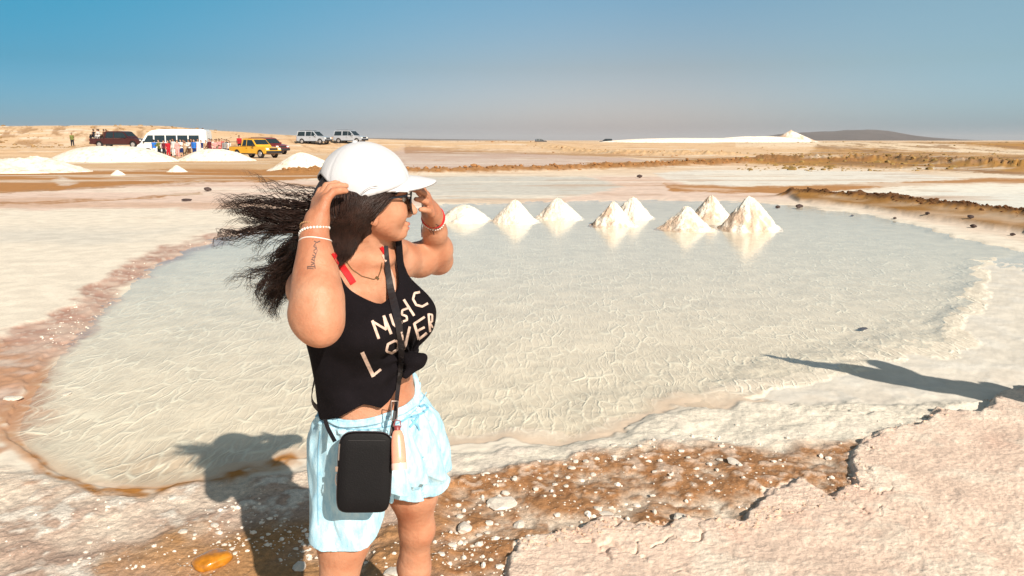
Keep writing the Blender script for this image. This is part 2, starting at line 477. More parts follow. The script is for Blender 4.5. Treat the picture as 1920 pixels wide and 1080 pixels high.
    # banks between the ponds
    def bank(pts, w, h, ragged=.45):
        W = np.array([on_ground(a, b)[:2] for a, b in pts])
        d = line_d(X.astype(np.float32), Y.astype(np.float32), W)
        return h * np.exp(-(d / w) ** 2) * (1 + ragged * fbm2(X * 1.6, Y * 1.6, 3, 77) + ragged * fbm2(X * 4.6, Y * 4.6, 2, 78))
    BANK = [(1470, 367), (1620, 375), (1760, 391), (1920, 406), (2300, 470), (2300, 560), (1920, 438), (1760, 413), (1620, 391), (1500, 379)]
    bm_ = inside(BANK, 2.0, px + 5 * n1 + 3 * n2, py + 1.6 * n1 + 1.2 * n2)
    put(lin(.33, .155, .035), bm_ * np.clip(.85 + .5 * n1, 0, 1))
    b1 = bank([(1490, 370), (1620, 379), (1760, 395), (1920, 412), (2300, 484)], .50, .15)
    z += .10 * bm_
    z += b1
    mb = sstep(.03, .09, b1)
    put(lin(.36, .17, .04), mb)
    put(lin(.11, .045, .015), mb * sstep(.07, .13, b1) * .9)
    b2 = bank([(560, 322), (780, 324), (1000, 320), (1240, 311), (1420, 305), (1600, 306)], 1.1, .26)
    z += b2; put(brown * .8, sstep(.03, .09, b2) * .95)
    b3 = bank([(1450, 301), (1600, 303), (1800, 312), (2100, 325), (2600, 345)], 1.8, .42); z += b3
    b4 = bank([(640, 278), (860, 280), (1000, 283), (1180, 290), (1350, 292)], 2.6, .45); z += b4
    put(lin(.62, .38, .18), sstep(.1, .25, b4) * .5)
    # scrub land swells, left embankment and dunes
    z += scr * .35 * np.clip(fbm2(X * .12, Y * .05, 4, 81) + .2, 0, 1) * sstep(36, 50, Y)
    left = sstep(620, 420, px)
    z += sstep(315, 285, px) * .80 * sstep(76, 86, Y)
    crest = np.interp(px, [-900, 0, 160, 300, 420, 520, 600, 700, 850, 1000, 1200, 1560, 1700, 2600], [236, 243, 241, 242, 251, 256, 260, 265, 269, 270, 271, 271, 271, 271])
    ridge_z = CAM_Z + (263 - crest) / F_PX * 128 + .35
    dn = sstep(98, 126, Y) * (1 - .7 * sstep(135, 220, Y))
    z = z + dn * np.clip(ridge_z - z, 0, 9) * (1 + .10 * fbm2(X * .07, Y * .05, 4, 83))
    scar = sstep(.08, .40, fbm2(X * .55 + .25 * Y, Y * .16, 4, 85, gain=.65)) * sstep(88, 100, Y) * (px < 640)
    put(lin(.36, .19, .085), scar * .75)
    z += scar * -.12
    # masks for the shader
    ripple = inP * (1 - shelf) * sstep(6, 40, -dP)
    wet = np.clip(np.maximum(inP * .8, rim * .6) + .35 * shelf, 0, 1)
    crust = np.clip(nearl + shore * .6 + mudm + slab * .7 + .3 * salt_l, 0, 1)
    return z, col, ripple, wet, crust

def build_ground():
    rows = np.concatenate([np.linspace(1480, 1100, 60), np.linspace(1098, 400, 400), np.linspace(398.6, 268.5, 150), 263 + 5.0 * (np.linspace(1, 0.03, 26)[1:]) ** 2.2])
    Ys = np.array([on_ground(960, r)[1] for r in rows])
    Ys = np.unique(np.concatenate([Ys, np.linspace(74, 150, 90)]).round(4))
    cols = np.concatenate([np.linspace(-900, -70, 90), np.linspace(-67.7, 1987, 880), np.linspace(1995, 2820, 90)])
    u = (cols - 960) / F_PX
    depth = Ys * CT + CAM_Z * ST
    X = depth[:, None] * u[None, :]
    Y = np.repeat(Ys[:, None], len(cols), 1)
    z, col, rp, wt, cr = ground_fields(X, Y)
    R, Cn = X.shape
    V = np.stack([X, Y, z], -1).reshape(-1, 3)
    i = np.arange(R * Cn).reshape(R, Cn)
    Fq = np.stack([i[:-1, :-1], i[:-1, 1:], i[1:, 1:], i[1:, :-1]], -1).reshape(-1, 4)
    # wide apron round the surveyed part, a little lower, out to the horizon
    n0 = len(V)
    a = np.array([(-9000, -9000, -.55), (9000, -9000, -.55), (9000, 12000, -.55), (-9000, 12000, -.55)])
    V = np.concatenate([V, a]); Fq = np.concatenate([Fq, [[n0, n0 + 1, n0 + 2, n0 + 3]]])
    me = np_mesh('ground', V, Fq)
    ca = me.color_attributes.new('albedo', 'FLOAT_COLOR', 'POINT')
    c4 = np.ones((len(V), 4), dtype=np.float32)
    c4[:n0, :3] = np.clip(col.reshape(-1, 3), 0.01, .9); c4[n0:, :3] = (.72, .56, .42)
    ca.data.foreach_set('color', c4.ravel())
    cb = me.color_attributes.new('masks', 'FLOAT_COLOR', 'POINT')
    c5 = np.ones((len(V), 4), dtype=np.float32)
    c5[:n0, 0] = rp.ravel(); c5[:n0, 1] = wt.ravel(); c5[:n0, 2] = cr.ravel(); c5[n0:, :3] = 0
    cb.data.foreach_set('color', c5.ravel())
    return me, (X, Y, z)

def ground_material():
    m = bpy.data.materials.new('salt_flat'); m.use_nodes = True
    n, l = m.node_tree.nodes, m.node_tree.links
    b = n['Principled BSDF']
    geo = n.new('ShaderNodeNewGeometry')
    A = n.new('ShaderNodeVertexColor'); A.layer_name = 'albedo'
    Mk = n.new('ShaderNodeVertexColor'); Mk.layer_name = 'masks'
    ms = n.new('ShaderNodeSeparateColor'); l.new(Mk.outputs[0], ms.inputs[0])
    def noise(scale, det=5, rough=.55, vec=None):
        t = n.new('ShaderNodeTexNoise'); t.inputs['Scale'].default_value = scale; t.inputs['Detail'].default_value = det; t.inputs['Roughness'].default_value = rough
        l.new(vec or geo.outputs['Position'], t.inputs['Vector']); return t
    def mr(src, a, b_, c, d, smooth=True):
        t = n.new('ShaderNodeMapRange'); t.interpolation_type = 'SMOOTHSTEP' if smooth else 'LINEAR'
        for k, v in zip(('From Min', 'From Max', 'To Min', 'To Max'), (a, b_, c, d)): t.inputs[k].default_value = v
        l.new(src, t.inputs['Value']); return t.outputs[0]
    def math_(op, a, b_=None, c=None):
        t = n.new('ShaderNodeMath'); t.operation = op
        for i, v in enumerate((a, b_, c)):
            if v is None: continue
            if isinstance(v, (int, float)): t.inputs[i].default_value = v
            else: l.new(v, t.inputs[i])
        return t.outputs[0]
    def mixc(f, a, b_, blend='MIX'):
        t = n.new('ShaderNodeMix'); t.data_type = 'RGBA'; t.blend_type = blend
        if isinstance(f, (int, float)): t.inputs[0].default_value = f
        else: l.new(f, t.inputs[0])
        for s, v in ((6, a), (7, b_)):
            if isinstance(v, tuple): t.inputs[s].default_value = (*v, 1)
            else: l.new(v, t.inputs[s])
        return t.outputs[2]
    col = A.outputs[0]
    # speckle and blotches
    nb = noise(3.2, 7, .6); nf = noise(42, 4, .6); ng = noise(160, 3, .6)
    blot = mr(nb.outputs['Fac'], .35, .68, .90, 1.07)
    fine = mr(nf.outputs['Fac'], .30, .70, .80, 1.16)
    grain = mr(ng.outputs['Fac'], .30, .70, .86, 1.12)
    ff = math_('MULTIPLY', fine, grain)
    ff = math_('ADD', math_('MULTIPLY', math_('SUBTRACT', ff, 1.0), math_('MULTIPLY_ADD', ms.outputs[2], .85, .12)), 1.0)
    tot = math_('MULTIPLY', blot, ff)
    sc = n.new('ShaderNodeVectorMath'); sc.operation = 'SCALE'; l.new(col, sc.inputs[0]); l.new(tot, sc.inputs['Scale'])
    col = sc.outputs[0]
    # white salt grains and crystals lying on the crust, dark pits between them
    vo = n.new('ShaderNodeTexVoronoi'); vo.inputs['Scale'].default_value = 55; l.new(geo.outputs['Position'], vo.inputs['Vector'])
    sz = mr(noise(5.5, 4).outputs['Fac'], .46, .74, .0, .26)
    spot = math_('MULTIPLY', math_('LESS_THAN', vo.outputs['Distance'], sz), ms.outputs[2])
    col = mixc(math_('MULTIPLY', spot, .75), col, (.86, .79, .70))
    vo2 = n.new('ShaderNodeTexVoronoi'); vo2.inputs['Scale'].default_value = 38; vo2.inputs['Randomness'].default_value = 1.0
    l.new(geo.outputs['Position'], vo2.inputs['Vector'])
    pit = math_('MULTIPLY', math_('LESS_THAN', vo2.outputs['Distance'], mr(noise(3.7, 4).outputs['Fac'], .52, .75, .0, .22)), ms.outputs[2])
    col = mixc(math_('MULTIPLY', pit, .55), col, (.40, .20, .12))
    # caustic light lines painted into the pond bed's colour and relief: a drawn-out net
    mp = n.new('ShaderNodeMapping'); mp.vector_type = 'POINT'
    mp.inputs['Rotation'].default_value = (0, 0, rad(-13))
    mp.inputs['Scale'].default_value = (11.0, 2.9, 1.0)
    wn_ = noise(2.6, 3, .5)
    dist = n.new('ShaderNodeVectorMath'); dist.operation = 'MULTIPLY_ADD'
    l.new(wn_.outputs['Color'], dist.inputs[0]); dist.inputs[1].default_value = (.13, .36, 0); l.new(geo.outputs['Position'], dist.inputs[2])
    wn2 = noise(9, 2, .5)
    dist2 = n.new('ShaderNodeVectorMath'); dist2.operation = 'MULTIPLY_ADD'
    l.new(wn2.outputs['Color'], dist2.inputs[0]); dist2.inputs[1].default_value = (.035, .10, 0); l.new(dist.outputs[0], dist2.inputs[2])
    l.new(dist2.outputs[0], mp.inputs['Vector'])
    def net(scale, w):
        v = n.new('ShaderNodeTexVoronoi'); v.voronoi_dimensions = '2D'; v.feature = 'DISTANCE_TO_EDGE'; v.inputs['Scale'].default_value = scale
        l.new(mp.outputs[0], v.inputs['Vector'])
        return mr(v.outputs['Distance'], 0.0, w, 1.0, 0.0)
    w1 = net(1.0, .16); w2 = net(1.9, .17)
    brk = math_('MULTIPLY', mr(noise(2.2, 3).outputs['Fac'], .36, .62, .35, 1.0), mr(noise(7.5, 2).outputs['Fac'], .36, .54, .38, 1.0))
    caustic_web = math_('MAXIMUM', math_('MULTIPLY', w1, brk), math_('MULTIPLY', w2, .34))
    caustic_web = math_('MULTIPLY', caustic_web, ms.outputs[0])
    col = mixc(math_('MULTIPLY', caustic_web, .85), col, (.95, .87, .72))
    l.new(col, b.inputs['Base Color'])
    # relief
    h = math_('MULTIPLY', nf.outputs['Fac'], math_('MULTIPLY_ADD', ms.outputs[2], .9, .10))
    h = math_('ADD', h, math_('MULTIPLY', ng.outputs['Fac'], math_('MULTIPLY', ms.outputs[2], .35)))
    h = math_('ADD', h, math_('MULTIPLY', spot, .30))
    h = math_('ADD', h, math_('MULTIPLY', caustic_web, .55))
    bp = n.new('ShaderNodeBump'); bp.inputs['Strength'].default_value = .75; bp.inputs['Distance'].default_value = .012
    l.new(h, bp.inputs['Height']); l.new(bp.outputs[0], b.inputs['Normal'])
    l.new(mr(ms.outputs[1], 0, 1, .9, .6), b.inputs['Roughness'])
    b.inputs['Specular IOR Level'].default_value = .25
    return m

ground_me, GXYZ = build_ground()
ground = link_mesh('ground', ground_me, ground_material())
tag(ground, kind='structure')
_gi = None
def gz(x, y):
    X = np.array([[x]], dtype=np.float64); Y = np.array([[y]], dtype=np.float64)
    return float(ground_fields(X, Y)[0][0, 0])
def gzs(P):
    P = np.asarray(P, dtype=np.float64)
    return ground_fields(P[:, 0][None, :], P[:, 1][None, :])[0][0]

# ------------------------------------------------------------------ water
def water_material(name, ripple=.35, scale=9.0, tint=(.988, .983, .955)):
    m = bpy.data.materials.new(name); m.use_nodes = True
    n, l = m.node_tree.nodes, m.node_tree.links
    n.clear()
    out = n.new('ShaderNodeOutputMaterial'); mix = n.new('ShaderNodeMixShader')
    tr = n.new('ShaderNodeBsdfTransparent'); tr.inputs[0].default_value = (*tint, 1)
    gl = n.new('ShaderNodeBsdfGlossy'); gl.inputs['Roughness'].default_value = .13; gl.inputs['Color'].default_value = (1, 1, 1, 1)
    lw = n.new('ShaderNodeLayerWeight'); lw.inputs['Blend'].default_value = .5
    pw = n.new('ShaderNodeMath'); pw.operation = 'POWER'; pw.inputs[1].default_value = 5.0; l.new(lw.outputs['Facing'], pw.inputs[0])
    fr = n.new('ShaderNodeMath'); fr.operation = 'MULTIPLY_ADD'; fr.inputs[1].default_value = .78; fr.inputs[2].default_value = .02; l.new(pw.outputs[0], fr.inputs[0])
    geo = n.new('ShaderNodeNewGeometry')
    mp = n.new('ShaderNodeMapping'); mp.inputs['Scale'].default_value = (scale, scale * .45, 1); mp.inputs['Rotation'].default_value = (0, 0, rad(-13))
    l.new(geo.outputs['Position'], mp.inputs['Vector'])
    no = n.new('ShaderNodeTexNoise'); no.inputs['Scale'].default_value = 1.0; no.inputs['Detail'].default_value = 4
    l.new(mp.outputs[0], no.inputs['Vector'])
    calm = n.new('ShaderNodeTexNoise'); calm.inputs['Scale'].default_value = .35; l.new(geo.outputs['Position'], calm.inputs['Vector'])
    cm = n.new('ShaderNodeMapRange'); cm.inputs['From Min'].default_value = .35; cm.inputs['From Max'].default_value = .65; cm.inputs['To Min'].default_value = .3; cm.inputs['To Max'].default_value = 1
    l.new(calm.outputs['Fac'], cm.inputs['Value'])
    hh = n.new('ShaderNodeMath'); hh.operation = 'MULTIPLY'; l.new(no.outputs['Fac'], hh.inputs[0]); l.new(cm.outputs[0], hh.inputs[1])
    bp = n.new('ShaderNodeBump'); bp.inputs['Strength'].default_value = ripple; bp.inputs['Distance'].default_value = .01
    l.new(hh.outputs[0], bp.inputs['Height'])
    l.new(bp.outputs[0], gl.inputs['Normal']); l.new(bp.outputs[0], lw.inputs['Normal'])
    l.new(fr.outputs[0], mix.inputs[0]); l.new(tr.outputs[0], mix.inputs[1]); l.new(gl.outputs[0], mix.inputs[2])
    l.new(mix.outputs[0], out.inputs['Surface'])
    return m
def sheet(name, pix, z, m):
    mb = MB(); mb.poly([on_ground(a, b, z) for a, b in pix])
    o = mb.build(name, m)
    if o.data.polygons[0].normal.z < 0: o.data.flip_normals()
    return tag(o, kind='structure')
sheet('water', [(-20, 720), (40, 620), (200, 520), (380, 430), (640, 380), (1060, 370), (1500, 376), (1760, 420), (2000, 480), (2400, 600), (2300, 700), (1900, 712), (1560, 775), (1200, 845), (860, 865), (560, 925), (240, 965), (0, 900)], -.018, water_material('pond_water', ripple=.5))

# ------------------------------------------------------------------ far hills
def hill(name, pts, Y, m):
    """skyline traced from the photograph, built as a rounded ridge at its own distance"""
    X = [at(a, b, Y).x for a, b in pts]; Z = [at(a, b, Y).z for a, b in pts]
    xs = np.linspace(X[0], X[-1], 140); zs = np.interp(xs, X, Z)
    zs = zs + 1.6 * fbm2(xs * .02, xs * 0, 3, 5) * np.clip((zs - zs.min()) / 20, 0, 1)
    prof = [(-900, 0), (-600, .22), (-350, .55), (-150, .88), (0, 1), (150, .93), (400, .6), (900, 0)]
    V, Fq = [], []
    for i, (x, zz) in enumerate(zip(xs, zs)):
        for j, (dy, k) in enumerate(prof):
            w = 40 * float(fbm2(np.array([x * .012]), np.array([j * 3.3]), 3, 9)[0])
            V.append((x, Y + dy + w, -4 + (zz + 4) * k))
    P = len(prof)
    for i in range(len(xs) - 1):
        for j in range(P - 1):
            Fq.append((i * P + j, i * P + P + j, i * P + P + j + 1, i * P + j + 1))
    o = link_mesh(name, np_mesh(name, V, Fq), m)
    return tag(o, kind='structure')
hill_m = mat('hill_rock', (.12, .085, .07), .95, .1, var=.25, vscale=.01)
hill('hill', [(1380, 262), (1440, 256), (1490, 249), (1530, 247), (1560, 246), (1590, 244), (1640, 243), (1655, 247), (1668, 254), (1685, 262)], 4200, hill_m)
hill('hill', [(1670, 263), (1690, 258), (1702, 256), (1725, 257), (1745, 259), (1765, 263)], 5200, hill_m)
hill('hill', [(-600, 252), (-300, 256), (0, 259), (300, 259), (560, 258), (700, 259), (850, 261), (1000, 263)], 5200, hill_m)

# ------------------------------------------------------------------ salt heaps
def salt_heap_material():
    m = bpy.data.materials.new('heaped_salt'); m.use_nodes = True
    n, l = m.node_tree.nodes, m.node_tree.links
    b = n['Principled BSDF']; b.inputs['Roughness'].default_value = .8; b.inputs['Specular IOR Level'].default_value = .3
    tc = n.new('ShaderNodeTexCoord')
    no = n.new('ShaderNodeTexNoise'); no.inputs['Scale'].default_value = 3.2; no.inputs['Detail'].default_value = 8; no.inputs['Roughness'].default_value = .68
    l.new(tc.outputs['Object'], no.inputs['Vector'])
    cr = n.new('ShaderNodeValToRGB'); set_ramp(cr, [(.30, (.50, .34, .24)), (.42, (.76, .64, .52)), (.55, (.84, .76, .66))])
    l.new(no.outputs['Fac'], cr.inputs[0])
    at_ = n.new('ShaderNodeVertexColor'); at_.layer_name = 'dirt'
    mx = n.new('ShaderNodeMix'); mx.data_type = 'RGBA'; mx.inputs[7].default_value = (.54, .37, .26, 1)
    l.new(at_.outputs[0], mx.inputs[0]); l.new(cr.outputs[0], mx.inputs[6])
    l.new(mx.outputs[2], b.inputs['Base Color'])
    n2 = n.new('ShaderNodeTexNoise'); n2.inputs['Scale'].default_value = 22; n2.inputs['Detail'].default_value = 6
    l.new(tc.outputs['Object'], n2.inputs['Vector'])
    bp = n.new('ShaderNodeBump'); bp.inputs['Strength'].default_value = .7; bp.inputs['Distance'].default_value = .05
    l.new(n2.outputs['Fac'], bp.inputs['Height']); l.new(bp.outputs[0], b.inputs['Normal'])
    return m
heap_m = salt_heap_material()
def heap(px0, px1, py_base, py_top, label, group, seed, depth_ratio=.9, sharp=1.0, dirt=0.3, z0=None, rings=34, seg=84, peak=.5, name='salt_mound', ground_z=0.0, lump=.12):
    c = on_ground((px0 + px1) / 2, py_base, ground_z)
    s = math.hypot(1, 0) * (c.y * CT + CAM_Z * ST) / F_PX          # metres per photo pixel there
    R = (px1 - px0) / 2 * s
    c = Vector((c.x, c.y + R * depth_ratio * .75, 0))
    H = at(960, py_top, c.y).z - ground_z + .03
    base = ground_z - .10
    V = []; D = []
    th = np.linspace(0, 2 * math.pi, seg, endpoint=False)
    rr = np.linspace(0, 1, rings)
    T, Rr = np.meshgrid(th, rr)
    edge = 1 + .16 * fbm2(np.cos(T) * 2 + seed, np.sin(T) * 2 + seed, 3, seed)
    ox = (peak - .5) * 2 * R
    x = np.cos(T) * Rr * R * edge + ox * (1 - Rr) ** 1.2
    y = np.sin(T) * Rr * R * depth_ratio * edge
    prof = (1 - Rr ** sharp) if sharp != 1.0 else (1 - Rr) ** 1.10
    prof = prof - (.09 if sharp == 1.0 else .04) * np.exp(-(Rr / .10) ** 2) + .05 * np.exp(-((Rr - .95) / .12) ** 2)      # blunt tip, spilled foot
    k = 1 / max(R, .3)
    nz = fbm2(x * 3.2 * k + seed * 3, y * 3.2 * k + seed, 5, seed, gain=.62)
    ridg = np.abs(fbm2(T * 2.2 + seed, Rr * 1.2, 3, seed + 5))
    z = (H + .10) * (prof + lump * (nz + .55 * fbm2(x * 9 * k + seed, y * 9 * k, 4, seed + 9, gain=.7)) * (1 - .45 * prof) * (Rr > 0) - .05 * ridg) + base
    z[-1] = base - .02
    V = np.stack([x, y, z], -1).reshape(-1, 3)
    i = np.arange(rings * seg).reshape(rings, seg)
    Fq = np.stack([i[:-1], np.roll(i[:-1], -1, 1), np.roll(i[1:], -1, 1), i[1:]], -1).reshape(-1, 4)
    me = np_mesh(name, V, Fq)
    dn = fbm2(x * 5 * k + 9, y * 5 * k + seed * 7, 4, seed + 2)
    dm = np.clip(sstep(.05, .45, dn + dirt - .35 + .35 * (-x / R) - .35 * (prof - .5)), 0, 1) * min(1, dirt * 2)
    ca = me.color_attributes.new('dirt', 'FLOAT_COLOR', 'POINT')
    a = np.ones((V.shape[0], 4), dtype=np.float32); a[:, :3] = dm.reshape(-1, 1)
    ca.data.foreach_set('color', a.ravel())
    o = link_mesh(name, me, heap_m, loc=(c.x, c.y, 0))
    return tag(o, label, 'salt mound', group)
PG = 'salt mounds standing in the pond'
heap(815, 922, 414, 386, 'low flattened salt mound nearest the woman, leftmost of the pond row', PG, 3, 1.0, 1.9, .15)
heap(915, 1018, 416, 371, 'white salt mound second from the left in the pond, beside the flattened one', PG, 5, .8, 1.0, .12, lump=.09)
heap(1000, 1106, 409, 368, 'third white salt mound from the left with a grey nick at its tip', PG, 7, .8, 1.0, .16, lump=.1, peak=.44)
heap(1103, 1205, 423, 376, 'front salt mound of the middle pair, its left flank brown', PG, 9, .85, 1.0, .46)
heap(1145, 1234, 408, 366, 'rear salt mound of the middle pair, whiter and half hidden', PG, 11, .85, 1.0, .22)
heap(1238, 1352, 430, 384, 'front salt mound with crumbly brown left side in the group of three', PG, 13, .85, 1.0, .42)
heap(1297, 1382, 408, 363, 'rear salt mound of the group of three, between the two front ones', PG, 15, .85, 1.0, .46)
heap(1354, 1484, 431, 363, 'tallest salt mound, rightmost of the row in the pond', PG, 17, .85, 1.0, .44, peak=.46)
FG = 'salt heaps on the far flats'
heap(-150, 132, 325, 292, 'big broken white salt heap at the left edge of the photo', FG, 21, .7, 1.25, .2, peak=.58, lump=.32)
heap(64, 312, 304, 274, 'long low white salt heap in front of the maroon pickup', FG, 23, .5, 2.6, .05, lump=.05)
heap(198, 234, 329, 319, 'tiny salt heap on the brown wet ground at the left', FG, 25, .7, 1.2, .05, rings=16, seg=36)
heap(302, 350, 323, 310, 'small salt heap on the brown ground in front of the crowd', FG, 27, .7, 1.2, .05, rings=16, seg=36)
heap(316, 468, 302, 279, 'long white salt heap in front of the crowd and minibus', FG, 29, .45, 1.9, .08, lump=.06)
heap(488, 640, 322, 285, 'pale cone of salt right of the yellow pickup', FG, 31, .5, 1.25, .06, lump=.05, peak=.46)
heap(1060, 1620, 279, 259, 'very long white salt ridge on the right horizon', 'salt ridges at the horizon', 33, .10, 3.2, .04, lump=.05, rings=40, seg=220)
heap(1260, 1590, 274, 255, 'second white salt ridge rising toward the peaked stockpile', 'salt ridges at the horizon', 35, .12, 1.8, .05, lump=.06, rings=30, seg=140)
heap(1438, 1548, 270, 242, 'peaked white salt stockpile with a brown left slope before the far hill', 'salt ridges at the horizon', 37, .4, .82, .55, lump=.04, peak=.45)

# ------------------------------------------------------------------ loose stones and clods
def stone_mesh(name, seed, flat=.6, cuts=2, spike=.22):
    bm = bmesh.new()
    bmesh.ops.create_icosphere(bm, subdivisions=cuts, radius=1.0)
    P = np.array([v.co[:] for v in bm.verts])
    nz = noise3(P[:, 0] * 1.3 + seed * 3.1 + 50, P[:, 1] * 1.3 + 50, P[:, 2] * 1.3 + 50, seed) * spike * 1.3 + noise3(P[:, 0] * 3 + 90, P[:, 1] * 3 + 50 + seed, P[:, 2] * 3 + 50, seed) * spike * .6
    for v, k in zip(bm.verts, nz):
        v.co *= 1 + k
        v.co.z *= flat
    me = bpy.data.meshes.new(name); bm.to_mesh(me); bm.free()
    if cuts > 2:
        me.polygons.foreach_set('use_smooth', np.ones(len(me.polygons), dtype=bool))
    return me
chunk_m = mat('salt_crystal', (.76, .66, .56), .55, .5, var=.15, vscale=6, bump=.5, bscale=14)
clod_m = mat('brown_clod', (.34, .16, .06), .9, .2, var=.3, vscale=3)
dark_m = mat('dark_stone', (.07, .045, .04), .8, .3)
amber_m = mat('amber_stone', (.52, .19, .012), .18, .7, var=.35, vscale=2.2, bump=.3, bscale=3, coat=.7)
STN = {k: [stone_mesh('salt_chunk', s, .62, 2) for s in range(5)] for k in ('w',)}
for me in STN['w']: me.materials.append(chunk_m)
CLD = [stone_mesh('dirt_clod', 30 + s, .7, 2, .3) for s in range(5)]
for me in CLD: me.materials.append(clod_m)
def place_stone(me, px, py, wpx, label=None, cat='stone', group=None, name='salt_chunk', flat=1.0, m=None, rz=None, sx=1.0, sink=.3):
    p = on_ground(px, py, 0.0)
    z = gz(p.x, p.y)
    p = on_ground(px, py, z); z = gz(p.x, p.y)
    s = wpx / 2 * (p.y * CT + (CAM_Z - z) * ST) / F_PX
    o = link_mesh(name, me, loc=(p.x, p.y, z + s * (.62 - sink) * flat * .8))
    o.scale = (s * sx, s, s * flat); o.rotation_euler = (random.uniform(-.15, .15), random.uniform(-.15, .15), random.uniform(0, 6.28) if rz is None else rz)
    if m: o.material_slots[0].link = 'OBJECT'; o.material_slots[0].material = m
    return tag(o, label, cat, group)
SG = 'white salt chunks on the near shore'
named = [
 (941, 948, 46, 'largest pale flat salt chunk on the brown mud', .55, 1.25),
 (871, 992, 30, 'angular white salt chunk low on the mud beside her left knee', .9, 1.0),
 (862, 970, 14, 'small white chunk touching the top of the angular one', .9, 1.0),
 (974, 986, 24, 'rough pale lump at the corner of the pink slab', .8, 1.0),
 (1275, 972, 26, 'pale crumbly lump on the slab edge under the brown mud', .8, 1.1),
 (1120, 952, 13, 'white chunk in the mud notch above the slab edge', .8, 1.0),
 (1137, 965, 20, 'flat white chunk lying against the slab edge', .5, 1.4),
 (1150, 838, 15, 'lone white chunk on the pale shore above the mud', .7, 1.1),
 (1375, 866, 20, 'long thin white shard stuck in the mud', .5, 1.6),
 (1745, 782, 15, 'white chunk at the slab tip beside the right shadow', .8, 1.0),
 (72, 762, 3, None, .8, 1), (24, 748, 26, 'white lump in the brown seep at the left edge', .5, 1.3),
 (124, 740, 17, 'whitish stone lying in the shallow left water', .5, 1.2),
 (948, 922, 16, 'white chunk up the mud from the largest chunk', .8, 1.0),
 (964, 902, 11, 'slim upright white chunk at the top of the mud', 1.1, .8),
 (1072, 877, 13, 'rounded white chunk among the crumbs on the upper mud', .8, 1.0),
 (1099, 863, 12, 'white chunk highest on the mud under the pale shore', .8, 1.0),
 (1112, 884, 12, 'white chunk right of the rounded one on the upper mud', .8, 1.0),
 (402, 985, 16, 'brightest white chunk inside the woman\'s shadow', .8, 1.1),
 (344, 998, 15, 'white chunk just left of the shadow above the amber stone', .8, 1.2),
 (1040, 910, 10, 'small white chunk on the bare orange mud', .8, 1), (1061, 912, 11, 'small white chunk paired with its twin on the orange mud', .8, 1),
 (1350, 862, 12, 'short white chunk above the thin shard', .7, 1.2), (1290, 860, 10, 'white crumb on the violet upper mud', .8, 1),
 (742, 1072, 34, 'white lump between the woman\'s legs', .5, 1.2), (562, 1066, 22, 'white chunk by the woman\'s right leg', .6, 1.2),
]
for i, (x, y, w, lab, fl, sx) in enumerate(named):
    if lab: place_stone(STN['w'][i % 5], x, y, w, lab, 'salt chunk', SG, flat=fl, sx=sx)
am = stone_mesh('amber_stone', 77, .5, 3, .16); am.materials.append(amber_m)
place_stone(am, 398, 1056, 60, 'wet orange amber stone sunk in the mud at the bottom left', 'stone', name='amber_stone', sx=1.15, rz=.2, sink=.35)
dk = stone_mesh('dark_stone', 78, .5, 2, .25); dk.materials.append(dark_m)
place_stone(dk, 390, 359, 13, 'small black stone on the pink strip behind the blown hair', 'stone', name='dark_stone', sink=-.2)
place_stone(dk, 1617, 620, 14, 'tiny black thing floating alone in the right of the pond', 'stone', name='dark_stone', sink=-.6, flat=.6, sx=1.3, rz=.1)
place_stone(dk, 1458, 391, 9, 'small dark stone right of the tallest mound', 'stone', name='dark_stone', sink=-.3)
place_stone(dk, 1199, 334, 10, 'dark stone on the pink shore before the clod bank', 'stone', name='dark_stone', sink=-.3)
place_stone(dk, 350, 377, 18, 'flat dark stone left of the blown hair', 'stone', name='dark_stone', flat=.4, sink=-.2)
place_stone(dk, 1820, 408, 11, 'dark clod on the nearest brown bank at the right', 'clod', name='dark_stone', sink=-.3)
place_stone(dk, 1500, 370, 13, 'dark clod at the tip of the nearest brown bank', 'clod', name='dark_stone', sink=-.4)
for i, (x, y, w) in enumerate([(1825, 427, 11), (1740, 392, 8), (1900, 432, 9), (1600, 379, 6), (1680, 386, 6)]):
    place_stone(dk, x, y, w, ['dark clod at the foot of the nearest bank', 'dark clod on the crest midway along the nearest bank', 'dark clod near the photo\'s right edge on the bank', 'dark crumb on the thin start of the bank', 'dark crumb on the bank crest'][i], 'clod', name='dark_stone', sink=-.2)

def scatter(name, n, fn, m, size, seed, kind='stuff', label=None, cat=None, flat=.7, min_sub=1):
    """many crumbs joined into one mesh"""
    r = np.random.default_rng(seed)
    base = [stone_mesh('crumb', seed + k, flat, 1, .3) for k in range(4)]
    bV = []; bF = []
    for me in base:
        v = np.empty(len(me.vertices) * 3, dtype=np.float32); me.vertices.foreach_get('co', v); bV.append(v.reshape(-1, 3))
        bF.append(np.array([p.vertices[:] for p in me.polygons])); bpy.data.meshes.remove(me)
    P = fn(r, n)
    zz = gzs(P)
    Vs, Fs, off = [], [], 0
    sz = size[0] + (size[1] - size[0]) * r.random(len(P)) ** 4.5
    if P.shape[1] > 2: sz = sz * P[:, 2]
    for i in range(len(P)):
        v = bV[i % 4]; a = r.random() * 6.28; c, s = math.cos(a), math.sin(a)
        st = .7 + .8 * r.random()
        w = np.stack([(v[:, 0] * c - v[:, 1] * s) * st, v[:, 0] * s + v[:, 1] * c, v[:, 2]], -1) * sz[i]
        w += (P[i, 0], P[i, 1], zz[i] + sz[i] * .08)
        Vs.append(w); Fs.append(bF[i % 4] + off); off += len(v)
    o = link_mesh(name, np_mesh(name, np.concatenate(Vs), np.concatenate(Fs), smooth=False), m)
    return tag(o, label, cat, kind=kind)
